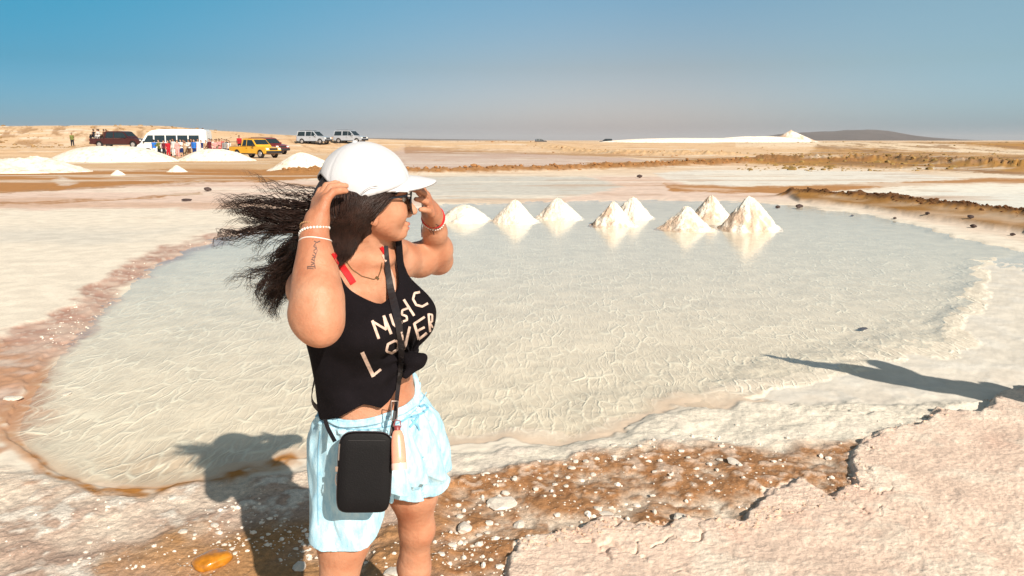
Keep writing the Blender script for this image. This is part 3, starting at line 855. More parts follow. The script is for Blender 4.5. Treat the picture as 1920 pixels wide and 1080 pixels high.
def in_poly_px(poly, dens_pow=1.0):
    P = np.array(poly, dtype=np.float32)
    def f(r, n):
        out = []
        while len(out) < n:
            q = np.stack([r.uniform(P[:, 0].min(), P[:, 0].max(), n * 2), r.uniform(P[:, 1].min(), P[:, 1].max(), n * 2)], -1)
            ok = poly_sd(q[:, 0].astype(np.float32), q[:, 1].astype(np.float32), poly) < 0
            q = q[ok]
            w = [on_ground(a, b)[:2] for a, b in q]
            W = np.array(w)
            k = fbm2(W[:, 0] * 3.0, W[:, 1] * 3.0, 3, 50)
            W = W[k > r.uniform(-.5, .35, len(W))]
            out += list(map(tuple, W))
        return np.array(out[:n])
    return f
scatter('salt_crumbs', 800, in_poly_px([(820, 1075), (835, 960), (870, 905), (1000, 870), (1130, 845), (1380, 800), (1600, 780), (1760, 775), (1620, 830), (1600, 925), (1500, 905), (1400, 980), (1130, 985), (975, 1035), (950, 1075)]), chunk_m, (.0015, .018), 101, label='white salt crumbs strewn over the brown mud', cat='salt crumbs')
scatter('salt_crumbs', 240, in_poly_px([(0, 1080), (0, 930), (160, 940), (420, 930), (560, 900), (600, 1080)]), chunk_m, (.0012, .012), 102, label='white salt crumbs over the left near shore', cat='salt crumbs')
scatter('salt_crumbs', 200, in_poly_px([(400, 1060), (380, 960), (440, 940), (600, 1010), (600, 1060), (480, 1075)]), chunk_m, (.003, .013), 103, label='white salt crumbs inside the woman\'s shadow', cat='salt crumbs')
scatter('salt_crumbs', 260, in_poly_px([(640, 1200), (640, 1000), (840, 930), (960, 1080), (960, 1200)]), chunk_m, (.003, .012), 104, label='white salt crumbs round the woman\'s legs', cat='salt crumbs')
scatter('salt_crumbs', 220, in_poly_px([(60, 640), (120, 585), (240, 500), (400, 440), (430, 434), (250, 525), (130, 650)]), chunk_m, (.003, .014), 105, label='white salt crumbs along the violet rim of the pond', cat='salt crumbs')
scatter('brown_crumbs', 420, in_poly_px([(950, 1060), (985, 1015), (1200, 985), (1400, 975), (1560, 925), (1640, 830), (1750, 775), (1870, 740), (1880, 760), (1760, 800), (1650, 850), (1600, 950), (1400, 1010), (1200, 1010), (1000, 1050)]), mat('pink_crumb', (.66, .45, .33), .9, .2, var=.2), (.003, .013), 106, label='pinkish crumbs along the broken slab edge', cat='crumbs')
def along(pts, w):
    def f(r, n):
        W = np.array([on_ground(a, b)[:2] for a, b in pts]); L = np.hypot(*(W[1:] - W[:-1]).T); cum = np.concatenate([[0], np.cumsum(L)])
        t = r.random(n) * cum[-1]
        x = np.interp(t, cum, W[:, 0]); y = np.interp(t, cum, W[:, 1])
        return np.stack([x + r.normal(0, w, n), y + r.normal(0, w, n)], -1)
    return f
scatter('clods', 1000, along([(560, 322), (780, 324), (1000, 320), (1240, 311), (1420, 305)], .75), clod_m, (.02, .13), 107, label='brown clods piled along the bank behind the grey pond', cat='clods')
scatter('clods', 900, along([(1490, 370), (1620, 379), (1760, 395), (1920, 412), (2100, 446)], .22), mat('dark_clod', (.12, .05, .018), .9, .2, var=.3, vscale=3), (.010, .050), 108, label='dark clods along the crest of the nearest brown bank', cat='clods')
scatter('clods', 300, along([(640, 278), (860, 280), (1000, 283), (1180, 290), (1350, 292), (1700, 300)], 3.0), clod_m, (.04, .18), 109, label='brown clods beyond the pink pond', cat='clods')
def field(r, n):
    q = np.stack([r.uniform(1380, 2100, n), 263 + 3 + 55 * r.random(n) ** 1.4], -1)
    return np.array([on_ground(a, b)[:2] for a, b in q])
scatter('scrub', 1500, field, mat('scrub', (.30, .19, .07), .95, .1, var=.4, vscale=.8), (.05, .24), 110, label='dry ochre scrub on the flat to the right', cat='scrub')
def dunes(r, n):
    q = r.uniform(0, 1, (n, 2)); Y = 84 + 42 * q[:, 0]; px = -100 + 560 * q[:, 1]
    return np.stack([(px - 960) / F_PX * Y, Y], -1)
scatter('scrub', 420, dunes, mat('dune_scrub', (.34, .21, .10), .95, .1, var=.4, vscale=.8), (.08, .36), 111, label='dark scrub tufts on the sandy rise at the left', cat='scrub')

# ------------------------------------------------------------------ dusty air
hz = MB(); hz.box((0, 1000, 39), (21000, 24000, 82))
hz_o = hz.build('haze', None)
hm = bpy.data.materials.new('dusty_air'); hm.use_nodes = True
hn, hl_ = hm.node_tree.nodes, hm.node_tree.links; hn.clear()
ho = hn.new('ShaderNodeOutputMaterial'); pv = hn.new('ShaderNodeVolumePrincipled')
pv.inputs['Color'].default_value = (.86, .84, .86, 1); pv.inputs['Density'].default_value = .00010
hl_.new(pv.outputs[0], ho.inputs['Volume'])
hz_o.data.materials.append(hm)
tag(hz_o, kind='stuff')

# ------------------------------------------------------------------ signed distance modelling (bodies, clothes, hair)
class Field:
    def __init__(s, lo, hi, h):
        s.lo = np.array(lo, dtype=np.float64); s.h = h
        s.n = np.ceil((np.array(hi) - s.lo) / h).astype(int) + 1
        s.g = np.full(tuple(s.n), .20, dtype=np.float32)
    def box(s, lo, hi):
        i0 = np.clip(np.floor((np.array(lo) - s.lo) / s.h).astype(int), 0, s.n)
        i1 = np.clip(np.ceil((np.array(hi) - s.lo) / s.h).astype(int) + 1, 0, s.n)
        sl = tuple(slice(a, b) for a, b in zip(i0, i1))
        ax = [(s.lo[k] + s.h * np.arange(i0[k], i1[k])).astype(np.float32) for k in range(3)]
        return sl, ax[0][:, None, None], ax[1][None, :, None], ax[2][None, None, :]
    def add(s, lo, hi, fn, k=.02, op='u'):
        m = k + .035
        sl, x, y, z = s.box(np.array(lo) - m, np.array(hi) + m)
        a = s.g[sl]
        if a.size == 0: return s
        d = np.asarray(fn(x, y, z), dtype=np.float32)
        if op == 'u':
            hh = np.maximum(k - np.abs(a - d), 0) / k
            s.g[sl] = np.minimum(a, d) - hh * hh * k * .25
        else:       # subtract
            hh = np.maximum(k - np.abs(a + d), 0) / k
            s.g[sl] = np.maximum(a, -d) + hh * hh * k * .25
        return s
    def cone(s, a, b, ra, rb, k=.02, op='u'):
        a = np.array(a, dtype=np.float64); b = np.array(b, dtype=np.float64); r = max(ra, rb)
        e = b - a; L = float(e @ e) + 1e-12
        def fn(x, y, z):
            t = np.clip(((x - a[0]) * e[0] + (y - a[1]) * e[1] + (z - a[2]) * e[2]) / L, 0, 1)
            return np.sqrt((x - a[0] - e[0] * t) ** 2 + (y - a[1] - e[1] * t) ** 2 + (z - a[2] - e[2] * t) ** 2) - (ra + (rb - ra) * t)
        return s.add(np.minimum(a, b) - r, np.maximum(a, b) + r, fn, k, op)
    def ell(s, c, axes, radii, k=.02, op='u'):
        c = np.array(c, dtype=np.float64); A = [np.array(v, dtype=np.float64) for v in axes]
        r = max(radii)
        def fn(x, y, z):
            q = [((x - c[0]) * v[0] + (y - c[1]) * v[1] + (z - c[2]) * v[2]) for v in A]
            k0 = np.sqrt(sum((qq / rr) ** 2 for qq, rr in zip(q, radii)))
            k1 = np.sqrt(sum((qq / rr ** 2) ** 2 for qq, rr in zip(q, radii))) + 1e-6
            return k0 * (k0 - 1) / k1
        return s.add(c - r, c + r, fn, k, op)
    def mesh(s):
        """surface nets"""
        g = s.g; neg = g < 0
        c = np.zeros(tuple(np.array(g.shape) - 1), dtype=np.int8)
        for dx in (0, 1):
            for dy in (0, 1):
                for dz in (0, 1):
                    c += neg[dx:g.shape[0] - 1 + dx, dy:g.shape[1] - 1 + dy, dz:g.shape[2] - 1 + dz]
        cells = np.argwhere((c > 0) & (c < 8))
        idx = np.full(c.shape, -1, dtype=np.int32); idx[tuple(cells.T)] = np.arange(len(cells))
        cor = {}
        for dx in (0, 1):
            for dy in (0, 1):
                for dz in (0, 1):
                    cor[(dx, dy, dz)] = g[cells[:, 0] + dx, cells[:, 1] + dy, cells[:, 2] + dz]
        acc = np.zeros((len(cells), 3)); cnt = np.zeros(len(cells))
        keys = list(cor)
        for a in keys:
            for ax in range(3):
                if a[ax]: continue
                b = list(a); b[ax] = 1; b = tuple(b)
                va, vb = cor[a], cor[b]; m = (va < 0) != (vb < 0)
                t = np.where(m, va / (va - vb + 1e-12), 0)
                p = np.array(a, dtype=float)[None] + 0 * acc; p[:, ax] += t
                acc += p * m[:, None]; cnt += m
        V = (cells + acc / cnt[:, None]) * s.h + s.lo
        F = []
        for ax in range(3):
            u, v = [(1, 2), (2, 0), (0, 1)][ax]
            sl0 = [slice(1, -1)] * 3; sl1 = [slice(1, -1)] * 3
            sl0[ax] = slice(0, -1); sl1[ax] = slice(1, None)
            e = np.argwhere(neg[tuple(sl0)] != neg[tuple(sl1)])
            e[:, u] += 1; e[:, v] += 1
            flip = neg[tuple(e.T)]
            def ci(du, dv):
                q = e.copy(); q[:, u] -= du; q[:, v] -= dv
                return idx[tuple(q.T)]
            q = np.stack([ci(1, 1), ci(0, 1), ci(0, 0), ci(1, 0)], -1)
            q[~flip] = q[~flip][:, ::-1]
            F.append(q)
        F = np.concatenate(F); F = F[(F >= 0).all(1)]
        return V, F
    def sample(s, P):
        q = (np.asarray(P) - s.lo) / s.h
        i = np.clip(np.floor(q).astype(int), 0, s.n - 2); f = q - i
        r = 0
        for dx in (0, 1):
            for dy in (0, 1):
                for dz in (0, 1):
                    w = (f[:, 0] if dx else 1 - f[:, 0]) * (f[:, 1] if dy else 1 - f[:, 1]) * (f[:, 2] if dz else 1 - f[:, 2])
                    r = r + w * s.g[i[:, 0] + dx, i[:, 1] + dy, i[:, 2] + dz]
        return r

# ------------------------------------------------------------------ vehicles on the far flat
def paint(name, c, rough=.35): return mat(name, c, rough, .5, coat=.5, var=.12, vscale=1.5)
glass_m = mat('dark_glass', (.02, .03, .035), .08, .6)
rubber_m = mat('tyre_rubber', (.025, .022, .022), .9, .2)
rim_m = mat('alloy', (.55, .52, .50), .4, .5, metal=.6)
blackp_m = mat('black_plastic', (.03, .028, .03), .6, .3)
lamp_m = mat('headlamp_glass', (.75, .74, .70), .15, .6)
redlamp_m = mat('tail_lamp', (.35, .02, .02), .3, .5)
def wheel_into(root, x, y, r, w):
    t = MB(); M = Matrix.Translation((x, y, r)) @ Matrix.Rotation(math.pi / 2, 4, 'X')
    t.lathe([(0, -w / 2), (r * .62, -w / 2), (r * .95, -w / 2), (r, -w / 2 + .03), (r, w / 2 - .03), (r * .95, w / 2), (r * .62, w / 2), (0, w / 2)], 20, M)
    wh = t.build('wheel', rubber_m, root, smooth=True)
    q = MB(); q.lathe([(0, -w / 2 - .012), (r * .18, -w / 2 - .02), (r * .25, -w / 2 - .004), (r * .56, -w / 2 - .012), (r * .60, -w / 2 + .01)], 16, M)
    q.lathe([(0, w / 2 + .012), (r * .18, w / 2 + .02), (r * .25, w / 2 + .004), (r * .56, w / 2 + .012), (r * .60, w / 2 - .01)], 16, M)
    q.build('rim', rim_m, wh, smooth=True)
def arch(x, r, z0, n=7):
    return [(x + r * math.cos(a), z0 + r * math.sin(a)) for a in np.linspace(math.pi, 0, n)]
def side_windows(root, quads, W, tumble):
    for q in quads:
        for s in (-1, 1):
            mb = MB(); pts = []
            for x, z in q:
                yy = s * (W / 2 - tumble(z) + .012)
                pts.append((x, yy, z))
            mb.poly(pts); inn = [(x, y - s * .03, z) for x, y, z in pts]; mb.poly(inn)
            for i in range(len(pts)):
                mb.poly([pts[i], pts[(i + 1) % len(pts)], inn[(i + 1) % len(pts)], inn[i]])
            mb.build('window', glass_m, root)
def vehicle(name, kind, body_m, loc, rz, label, cat, group=None, L=5.2, W=1.85, H=1.8, lower_m=None, scale=1.0):
    """kind: pickup, suv or minibus. Local x points to the front, wheels on z=0"""
    root = empty(name, loc, rz); root.scale = (scale,) * 3
    tag(root, label, cat, group)
    r = .39
    if kind == 'minibus':
        L, W, H = 6.6, 2.0, 2.55; xf, xr = L / 2 - 1.05, -L / 2 + 1.3
        belt = 1.25
        low = [(-L / 2, .42)] + arch(xr, r + .08, .36) + arch(xf, r + .08, .36) + [(L / 2 - .05, .40), (L / 2, .75), (L / 2 - .12, 1.05), (L / 2 - .38, 1.22), (-L / 2, belt)]
        cab = [(-L / 2, belt), (L / 2 - .40, 1.22), (L / 2 - 1.05, 2.15), (L / 2 - 1.5, H - .12), (L / 2 - 2.2, H), (-L / 2 + .25, H), (-L / 2 + .03, H - .18)]
        tum = lambda z: max(0, z - belt) * .08
        wins = [[(L / 2 - 1.62, 1.32), (L / 2 - .72, 1.32), (L / 2 - 1.14, 1.98), (L / 2 - 1.62, 1.98)]]
        x = L / 2 - 1.75
        while x - .95 > -L / 2 + .1:
            wins.append([(x - .95, 1.32), (x, 1.32), (x, 1.98), (x - .95, 1.98)]); x -= 1.06
        wsh = [(L / 2 - .46, 1.28), (L / 2 - 1.03, 2.08)]
        rear = None
    elif kind == 'suv':
        xf, xr = L / 2 - .85, -L / 2 + .95; belt = 1.12
        low = [(-L / 2, .45)] + arch(xr, r + .08, .38) + arch(xf, r + .08, .38) + [(L / 2 - .02, .42), (L / 2, .75), (L / 2 - .12, .98), (L / 2 - .9, 1.08), (L / 2 - 1.25, belt), (-L / 2 + .03, belt)]
        cab = [(-L / 2 + .04, belt), (L / 2 - 1.22, belt), (L / 2 - 2.0, H - .06), (L / 2 - 2.3, H), (-L / 2 + .35, H), (-L / 2 + .14, H - .08)]
        tum = lambda z: max(0, z - belt) * .20
        wins = [[(L / 2 - 2.28, belt + .05), (L / 2 - 1.42, belt + .05), (L / 2 - 2.06, H - .14), (L / 2 - 2.28, H - .12)],
                [(L / 2 - 3.22, belt + .05), (L / 2 - 2.36, belt + .05), (L / 2 - 2.36, H - .12), (L / 2 - 3.22, H - .12)],
                [(-L / 2 + .22, belt + .05), (L / 2 - 3.42, belt + .05), (L / 2 - 3.42, H - .12), (-L / 2 + .36, H - .14)]]
        wsh = [(L / 2 - 1.28, belt + .05), (L / 2 - 1.96, H - .10)]
        rear = [(-L / 2 + .045, belt + .06), (-L / 2 + .13, H - .12)]
    else:
        xf, xr = L / 2 - .85, -L / 2 + 1.15; belt = 1.08
        low = [(-L / 2, .50)] + arch(xr, r + .09, .38) + arch(xf, r + .09, .38) + [(L / 2 - .02, .45), (L / 2, .78), (L / 2 - .12, .98), (L / 2 - .9, 1.05), (L / 2 - 1.3, belt), (-L / 2, belt - .03)]
        cab = [(-L / 2 + 1.75, belt), (L / 2 - 1.28, belt), (L / 2 - 1.95, H - .06), (L / 2 - 2.25, H), (-L / 2 + 2.05, H), (-L / 2 + 1.85, H - .08)]
        tum = lambda z: max(0, z - belt) * .20
        mid = (L / 2 - 2.3 + -L / 2 + 1.95) / 2 + .1
        wins = [[(mid + .05, belt + .05), (L / 2 - 1.45, belt + .05), (L / 2 - 2.02, H - .14), (mid + .05, H - .12)],
                [(-L / 2 + 1.95, belt + .05), (mid - .05, belt + .05), (mid - .05, H - .12), (-L / 2 + 2.1, H - .12)]]
        wsh = [(L / 2 - 1.34, belt + .04), (L / 2 - 1.92, H - .10)]
        rear = [(-L / 2 + 1.765, belt + .06), (-L / 2 + 1.845, H - .12)]
    b = MB(); b.prism(low, -W / 2, W / 2)
    bmesh.ops.bevel(b.bm, geom=[e for e in b.bm.edges if abs(e.verts[0].co.y - e.verts[1].co.y) < 1e-5], offset=.035, segments=2, affect='EDGES')
    b.build('body', body_m, root, smooth=True)
    c = MB(); c.prism(cab, -W / 2 + .01, W / 2 - .01)
    for v in c.bm.verts:
        v.co.y -= math.copysign(tum(v.co.z), v.co.y)
    bmesh.ops.bevel(c.bm, geom=[e for e in c.bm.edges if abs(e.verts[0].co.y - e.verts[1].co.y) < .2], offset=.03, segments=2, affect='EDGES')
    c.build('cab', body_m, root, smooth=True)
    side_windows(root, wins, W - .02, tum)
    for nm, q in (('windscreen', wsh), ('rear_window', rear)):
        if not q: continue
        (x0, z0), (x1, z1) = q; s = .018 if nm == 'windscreen' else -.018
        mb = MB(); y0, y1 = W / 2 - tum(z0) - .10, W / 2 - tum(z1) - .10
        p = [(x0 + s, -y0, z0), (x0 + s, y0, z0), (x1 + s, y1, z1), (x1 + s, -y1, z1)]
        mb.poly(p); p2 = [(x - s * 1.6, y, z) for x, y, z in p]; mb.poly(p2)
        for i in range(4): mb.poly([p[i], p[(i + 1) % 4], p2[(i + 1) % 4], p2[i]])
        mb.build(nm, glass_m, root)
    for x in (xf, xr):
        for y in (-W / 2 + .12, W / 2 - .12):
            wheel_into(root, x, y, r, .24)
    MB().box((L / 2 + .02, 0, .55), (.18, W * .96, .26), bevel=.04).build('bumper', lower_m or blackp_m, root, smooth=True)
    MB().box((-L / 2 - .02, 0, .55), (.16, W * .94, .22), bevel=.04).build('bumper', lower_m or blackp_m, root, smooth=True)
    MB().box((L / 2 - .015, 0, .84), (.06, W * .5, .20), bevel=.02).build('grille', blackp_m, root)
    for y in (-1, 1):
        MB().box((L / 2 - .045, y * W * .38, .85), (.10, .30, .17), bevel=.03).build('headlight', lamp_m, root, smooth=True)
        MB().box((-L / 2 + .01, y * (W / 2 - .10), .90), (.06, .15, .30), bevel=.02).build('tail_light', redlamp_m, root)
        MB().box((wsh[0][0] - .30, y * (W / 2 + .10), belt + .12), (.10, .20, .15), bevel=.03).build('mirror', blackp_m if kind != 'suv' else body_m, root, smooth=True)
        MB().box((0, y * (W / 2 - .01), .40), (xf - xr - 2 * r - .25, .09, .10), bevel=.02).build('side_step', blackp_m, root)
        for hx in ((-.05, .85) if kind != 'minibus' else (1.2,)):
            MB().box((hx, y * (W / 2 + .012), .93), (.17, .03, .04), bevel=.01).build('door_handle', blackp_m, root)
    if kind == 'pickup':
        bx0, bx1 = -L / 2 + .06, -L / 2 + 1.70
        MB().box(((bx0 + bx1) / 2, 0, belt - .02), (bx1 - bx0, W - .22, .03)).build('cargo_bed', blackp_m, root)
        rl = MB()
        for y in (-1, 1):
            rl.tube([(bx0, y * (W / 2 - .08), belt - .04), (bx0, y * (W / 2 - .08), belt + .42), (bx1, y * (W / 2 - .08), belt + .42), (bx1, y * (W / 2 - .08), belt - .04)], .025, 6)
        rl.tube([(bx0, -W / 2 + .08, belt + .42), (bx0, W / 2 - .08, belt + .42)], .025, 6)
        rl.build('bed_rail', blackp_m, root)
    if kind == 'suv':
        for y in (-1, 1):
            MB().tube([(L / 2 - 2.4, y * .62, H + .05), (-L / 2 + .5, y * .62, H + .05)], .022, 6).build('roof_rail', blackp_m, root)
    return root
def ground_at(px, Y):
    X = (px - 960) / F_PX * (Y * CT + CAM_Z * ST)
    return X, Y, gz(X, Y)
yellow = paint('yellow_paint', (.80, .42, .03)); maroon = paint('maroon_paint', (.055, .008, .007)); redp = paint('red_paint', (.24, .015, .012))
silver = paint('silver_paint', (.42, .44, .48)); white_p = paint('white_paint', (.78, .77, .74))
def veh_at(px, py_base, Y, *a, **k):
    x, y, z = ground_at(px, Y)
    return x, y, z
x, y, z = ground_at(479, 73); vehicle('pickup_truck', 'pickup', yellow, (x, y, z), rad(-32), 'yellow crew cab pickup parked nose to the right beside the crowd', 'pickup truck', L=5.3, H=1.82)
x, y, z = ground_at(503, 92); vehicle('car', 'suv', redp, (x, y, z), rad(-34), 'dark red car half hidden behind the yellow pickup', 'car', L=5.0, H=1.78, scale=1.1)
x, y, z = ground_at(227, 86); tr = vehicle('pickup_truck', 'pickup', maroon, (x, y, z), rad(-8), 'long maroon pickup with passengers crowded in its open bed', 'pickup truck', L=6.1, H=1.86)
x, y, z = ground_at(330, 82); vehicle('minibus', 'minibus', white_p, (x, y, z), rad(186), 'white minibus with a rounded roof standing behind the crowd', 'minibus', scale=1.10)
GV = 'silver cars parked apart from the crowd'
x, y, z = ground_at(590, 112); vehicle('car', 'suv', silver, (x, y, z), rad(-20), 'left silver four wheel drive car, seen whole beside the crowd', 'car', GV, L=4.9, H=1.9)
x, y, z = ground_at(658, 114); vehicle('car', 'suv', silver, (x, y, z), rad(-20), 'right silver four wheel drive car, partly hidden by the cap', 'car', GV, L=4.9, H=1.9)

darkp = paint('dark_paint', (.03, .03, .035))
x, y, z = ground_at(1136, 300); vehicle('car', 'suv', darkp, (x, y, z), rad(170), 'tiny dark car on the horizon left of the white salt ridge', 'car', 'dark cars on the horizon', L=5.0)
x, y, z = ground_at(1014, 340); vehicle('car', 'suv', darkp, (x, y, z), rad(10), 'tiny dark car on the horizon farther left, in the middle of the photo', 'car', 'dark cars on the horizon', L=5.0)

# ------------------------------------------------------------------ people far off
def small_person(pose):
    """body, shirt, trousers and hair meshes of a standing or sitting adult, base at the feet, facing +y"""
    F = Field((-.42, -.45, -.04), (.42, .60, 1.84), .022)
    lean = .04
    sit = pose == 'sit'
    hz = .50 if sit else .90
    hip = [(-.09, 0, hz), (.09, 0, hz)]
    if sit:
        knee = [(-.12, .40, .50), (.12, .40, .50)]; foot = [(-.12, .40, .06), (.12, .40, .06)]
    elif pose == 'walk':
        knee = [(-.10, .14, .50), (.10, -.02, .48)]; foot = [(-.10, .22, .06), (.10, -.28, .08)]
    else:
        knee = [(-.10, .03, .48), (.11, .03, .48)]; foot = [(-.11, 0, .06), (.13, .02, .06)]
    for h, k, f in zip(hip, knee, foot):
        F.cone(h, k, .085, .058, .04); F.cone(k, f, .055, .040, .03); F.cone(f, (f[0], f[1] + .14, .04), .042, .035, .02)
    T = [(0, 0, hz + .02, .14, .10), (0, 0, hz + .22, .13, .09), (0, .01, hz + .42, .15, .10)]
    for cx, cy, cz, a, b in T: F.ell((cx, cy, cz), np.eye(3), (a, b, .15), .05)
    sh = hz + .50
    F.cone((0, 0, sh + .02), (0, .01, sh + .13), .05, .048, .03)
    F.ell((0, .02, sh + .23), np.eye(3), (.075, .095, .12), .02)
    hands = {'stand': [((-.24, .02, sh - .30), (-.24, .10, sh - .54)), ((.23, .02, sh - .30), (.25, .08, sh - .54))],
             'bend': [((-.24, .10, sh - .26), (-.16, .34, sh - .26)), ((.24, .10, sh - .26), (.14, .34, sh - .20))],
             'reach': [((-.24, .05, sh - .28), (-.12, .28, sh - .16)), ((.30, .06, sh + .02), (.26, .12, sh + .26))],
             'walk': [((-.24, -.10, sh - .28), (-.24, -.04, sh - .50)), ((.23, .10, sh - .28), (.22, .28, sh - .44))],
             'sit': [((-.24, .08, sh - .27), (-.16, .30, sh - .36)), ((.24, .08, sh - .27), (.16, .30, sh - .36))]}[pose]
    for s, (e, w) in zip((-1, 1), hands):
        F.cone((s * .18, 0, sh), e, .052, .04, .03); F.cone(e, w, .038, .030, .02); F.ell(w, np.eye(3), (.035, .04, .045), .01)
    full = F.g.copy()
    V, Q = F.mesh(); body = np_mesh('body', V, Q)
    X = F.lo[0] + F.h * np.arange(F.n[0]); Yc = F.lo[1] + F.h * np.arange(F.n[1]); Z = F.lo[2] + F.h * np.arange(F.n[2])
    X, Yc, Z = X[:, None, None], Yc[None, :, None], Z[None, None, :]
    def clip(cut, off):
        F.g = np.maximum(full - off, cut).astype(np.float32); V, Q = F.mesh(); F.g = full; return V, Q
    up = np.maximum(hz + .0 - Z, Z - (sh + .06)) + 0 * X + 0 * Yc
    up = np.maximum(up, np.abs(X) - .235 + 0 * Z)
    shirt = np_mesh('shirt', *clip(up, .024))
    if sit: lw = np.maximum(np.maximum(Z - (hz + .06), -(Z - .30)) + 0 * X, Yc * 0 - 1)
    else: lw = np.maximum(Z - (hz + .06), (.16 if pose in ('stand', 'walk') else .46) - Z) + 0 * X + 0 * Yc
    lw = np.maximum(lw, np.abs(X) - .21)
    trousers = np_mesh('trousers', *clip(lw, .020))
    hc = np.maximum((sh + .22) - Z + (Yc - .02) * 1.1, -.5 + 0 * X)
    hair = np_mesh('hair', *clip(np.maximum(hc, sh + .14 - Z), .018))
    return body, shirt, trousers, hair
skin_far = mat('skin_far', (.34, .17, .10), .6, .3)
skin_fair = mat('skin_fair', (.52, .30, .20), .6, .3)
PT = {p: small_person(p) for p in ('stand', 'bend', 'reach', 'walk', 'sit')}
cloth = {k: mat('cloth_' + k, c, .9, .1, var=.15, vscale=6) for k, c in dict(blue=(.03, .15, .50), red=(.42, .02, .03), white=(.72, .68, .64), black=(.02, .02, .025), maroon=(.12, .02, .03), olive=(.16, .17, .05), pink=(.62, .30, .28),
    tan=(.46, .32, .20), navy=(.02, .035, .12), green=(.05, .22, .10), grey=(.25, .24, .24), brown=(.10, .05, .03)).items()}
hair_far = mat('hair_far', (.018, .012, .010), .7, .3)
for me in [m_ for t in PT.values() for m_ in t]: me.materials.append(hair_far)
def far_person(pose, X, Y, Z, rz, top, low, label, group, skin=None, s=1.0, hair=None):
    root = empty('person', (X, Y, Z), rz); root.scale = (s,) * 3
    tag(root, label, 'person', group)
    for me, nm, m in zip(PT[pose], ('body', 'shirt', 'trousers', 'hair'), (skin or skin_far, cloth[top], cloth[low], hair or hair_far)):
        o = link_mesh(nm, me, None, root); o.material_slots[0].link = 'OBJECT'; o.material_slots[0].material = m
    return root
CG = 'tourists standing by the vehicles'
crowd = [ # px, Y, pose, rz, top, low, label
 (291, 79, 'walk', 40, 'blue', 'white', 'person in a bright blue top, leftmost of the crowd at the minibus'),
 (300, 77, 'bend', 160, 'olive', 'black', 'person in olive stooping by the front of the white minibus'),
 (317, 77, 'stand', 190, 'red', 'red', 'person in red by the minibus, second from the crowd\'s left end'),
 (309, 81, 'stand', 180, 'maroon', 'black', 'person in dark maroon against the minibus side, left of the red one'),
 (327, 78, 'stand', 150, 'white', 'white', 'person all in white beside the red dressed one'),
 (334, 76, 'walk', 200, 'pink', 'pink', 'person in pale pink walking before the minibus middle'),
 (341, 79, 'reach', 170, 'white', 'navy', 'person in white top and navy trousers with one arm up'),
 (349, 80, 'stand', 190, 'tan', 'tan', 'person in tan clothes near the middle of the crowd'),
 (356, 79, 'bend', 150, 'white', 'brown', 'person in white and brown with hands before the chest'),
 (366, 77, 'stand', 180, 'blue', 'navy', 'person in blue top and navy trousers at the minibus rear'),
 (373, 79, 'stand', 200, 'white', 'white', 'person all in white at the minibus rear corner'),
 (388, 78, 'stand', 180, 'tan', 'maroon', 'person in tan top and maroon trousers right of the minibus'),
 (395, 77, 'walk', 150, 'maroon', 'maroon', 'person all in maroon between the minibus and yellow pickup'),
 (405, 78, 'bend', 200, 'pink', 'maroon', 'person in pink bending over the long white heap'),
 (413, 79, 'reach', 160, 'pink', 'red', 'person in pink with a raised arm behind the long heap'),
 (423, 77, 'stand', 180, 'grey', 'black', 'person in grey and black just left of the yellow pickup'),
 (431, 80, 'stand', 170, 'white', 'navy', 'person in white behind the tail of the yellow pickup'),
 (408, 82, 'stand', 170, 'green', 'grey', 'person with a green top at the back of the crowd'),
 (322, 83, 'reach', 190, 'black', 'grey', 'person in black with one arm up, close against the minibus windows'),
 (346, 84, 'stand', 175, 'maroon', 'black', 'dark dressed person behind the tan one at the minibus'),
 (361, 84, 'walk', 165, 'brown', 'tan', 'person in brown top and tan trousers near the minibus rear'),
 (379, 83, 'stand', 185, 'navy', 'white', 'person in navy top and white trousers past the minibus rear'),
 (399, 84, 'stand', 180, 'white', 'pink', 'person in white top and pink trousers between bus and pickup'),
 (418, 83, 'stand', 195, 'red', 'black', 'person in red top and black trousers left of the yellow pickup'),
 (427, 84, 'bend', 180, 'black', 'black', 'person all in black leaning at the yellow pickup tail'),
]
for px_, Y_, pose, rz_, top, low, lab in crowd:
    Y_ = Y_ - 5
    X_, _, Z_ = ground_at(px_, Y_)
    far_person(pose, X_, Y_, Z_ + .02, rad(rz_), top, low, lab, CG, skin=random.choice((skin_far, skin_fair)), s=random.uniform(.93, 1.04))
X_, _, Z_ = ground_at(384, 85.5); far_person('stand', X_, 85.5, Z_ + 1.25, rad(180), 'maroon', 'maroon', 'person in maroon standing raised above the crowd against the sky', CG)
MB().box((X_, 85.5, Z_ + .62), (.9, .7, 1.24), bevel=.03).build('crate', mat('crate_wood', (.22, .12, .06), .9, .1, var=.3, vscale=3))
tag(bpy.data.objects['crate'], 'brown crate under the raised person behind the crowd', 'crate')
X_, _, Z_ = ground_at(138, 97); far_person('walk', X_, 97, Z_, rad(215), 'olive', 'black', 'lone person in olive and black on the sandy rise at the left', None, s=1.02)
rd = tr.matrix_world if False else None
PGp = 'passengers in the maroon pickup bed'
tx, ty, tz = tr.location
def on_truck(lx, ly): 
    a = tr.rotation_euler.z
    return tx + lx * math.cos(a) - ly * math.sin(a), ty + lx * math.sin(a) + ly * math.cos(a)
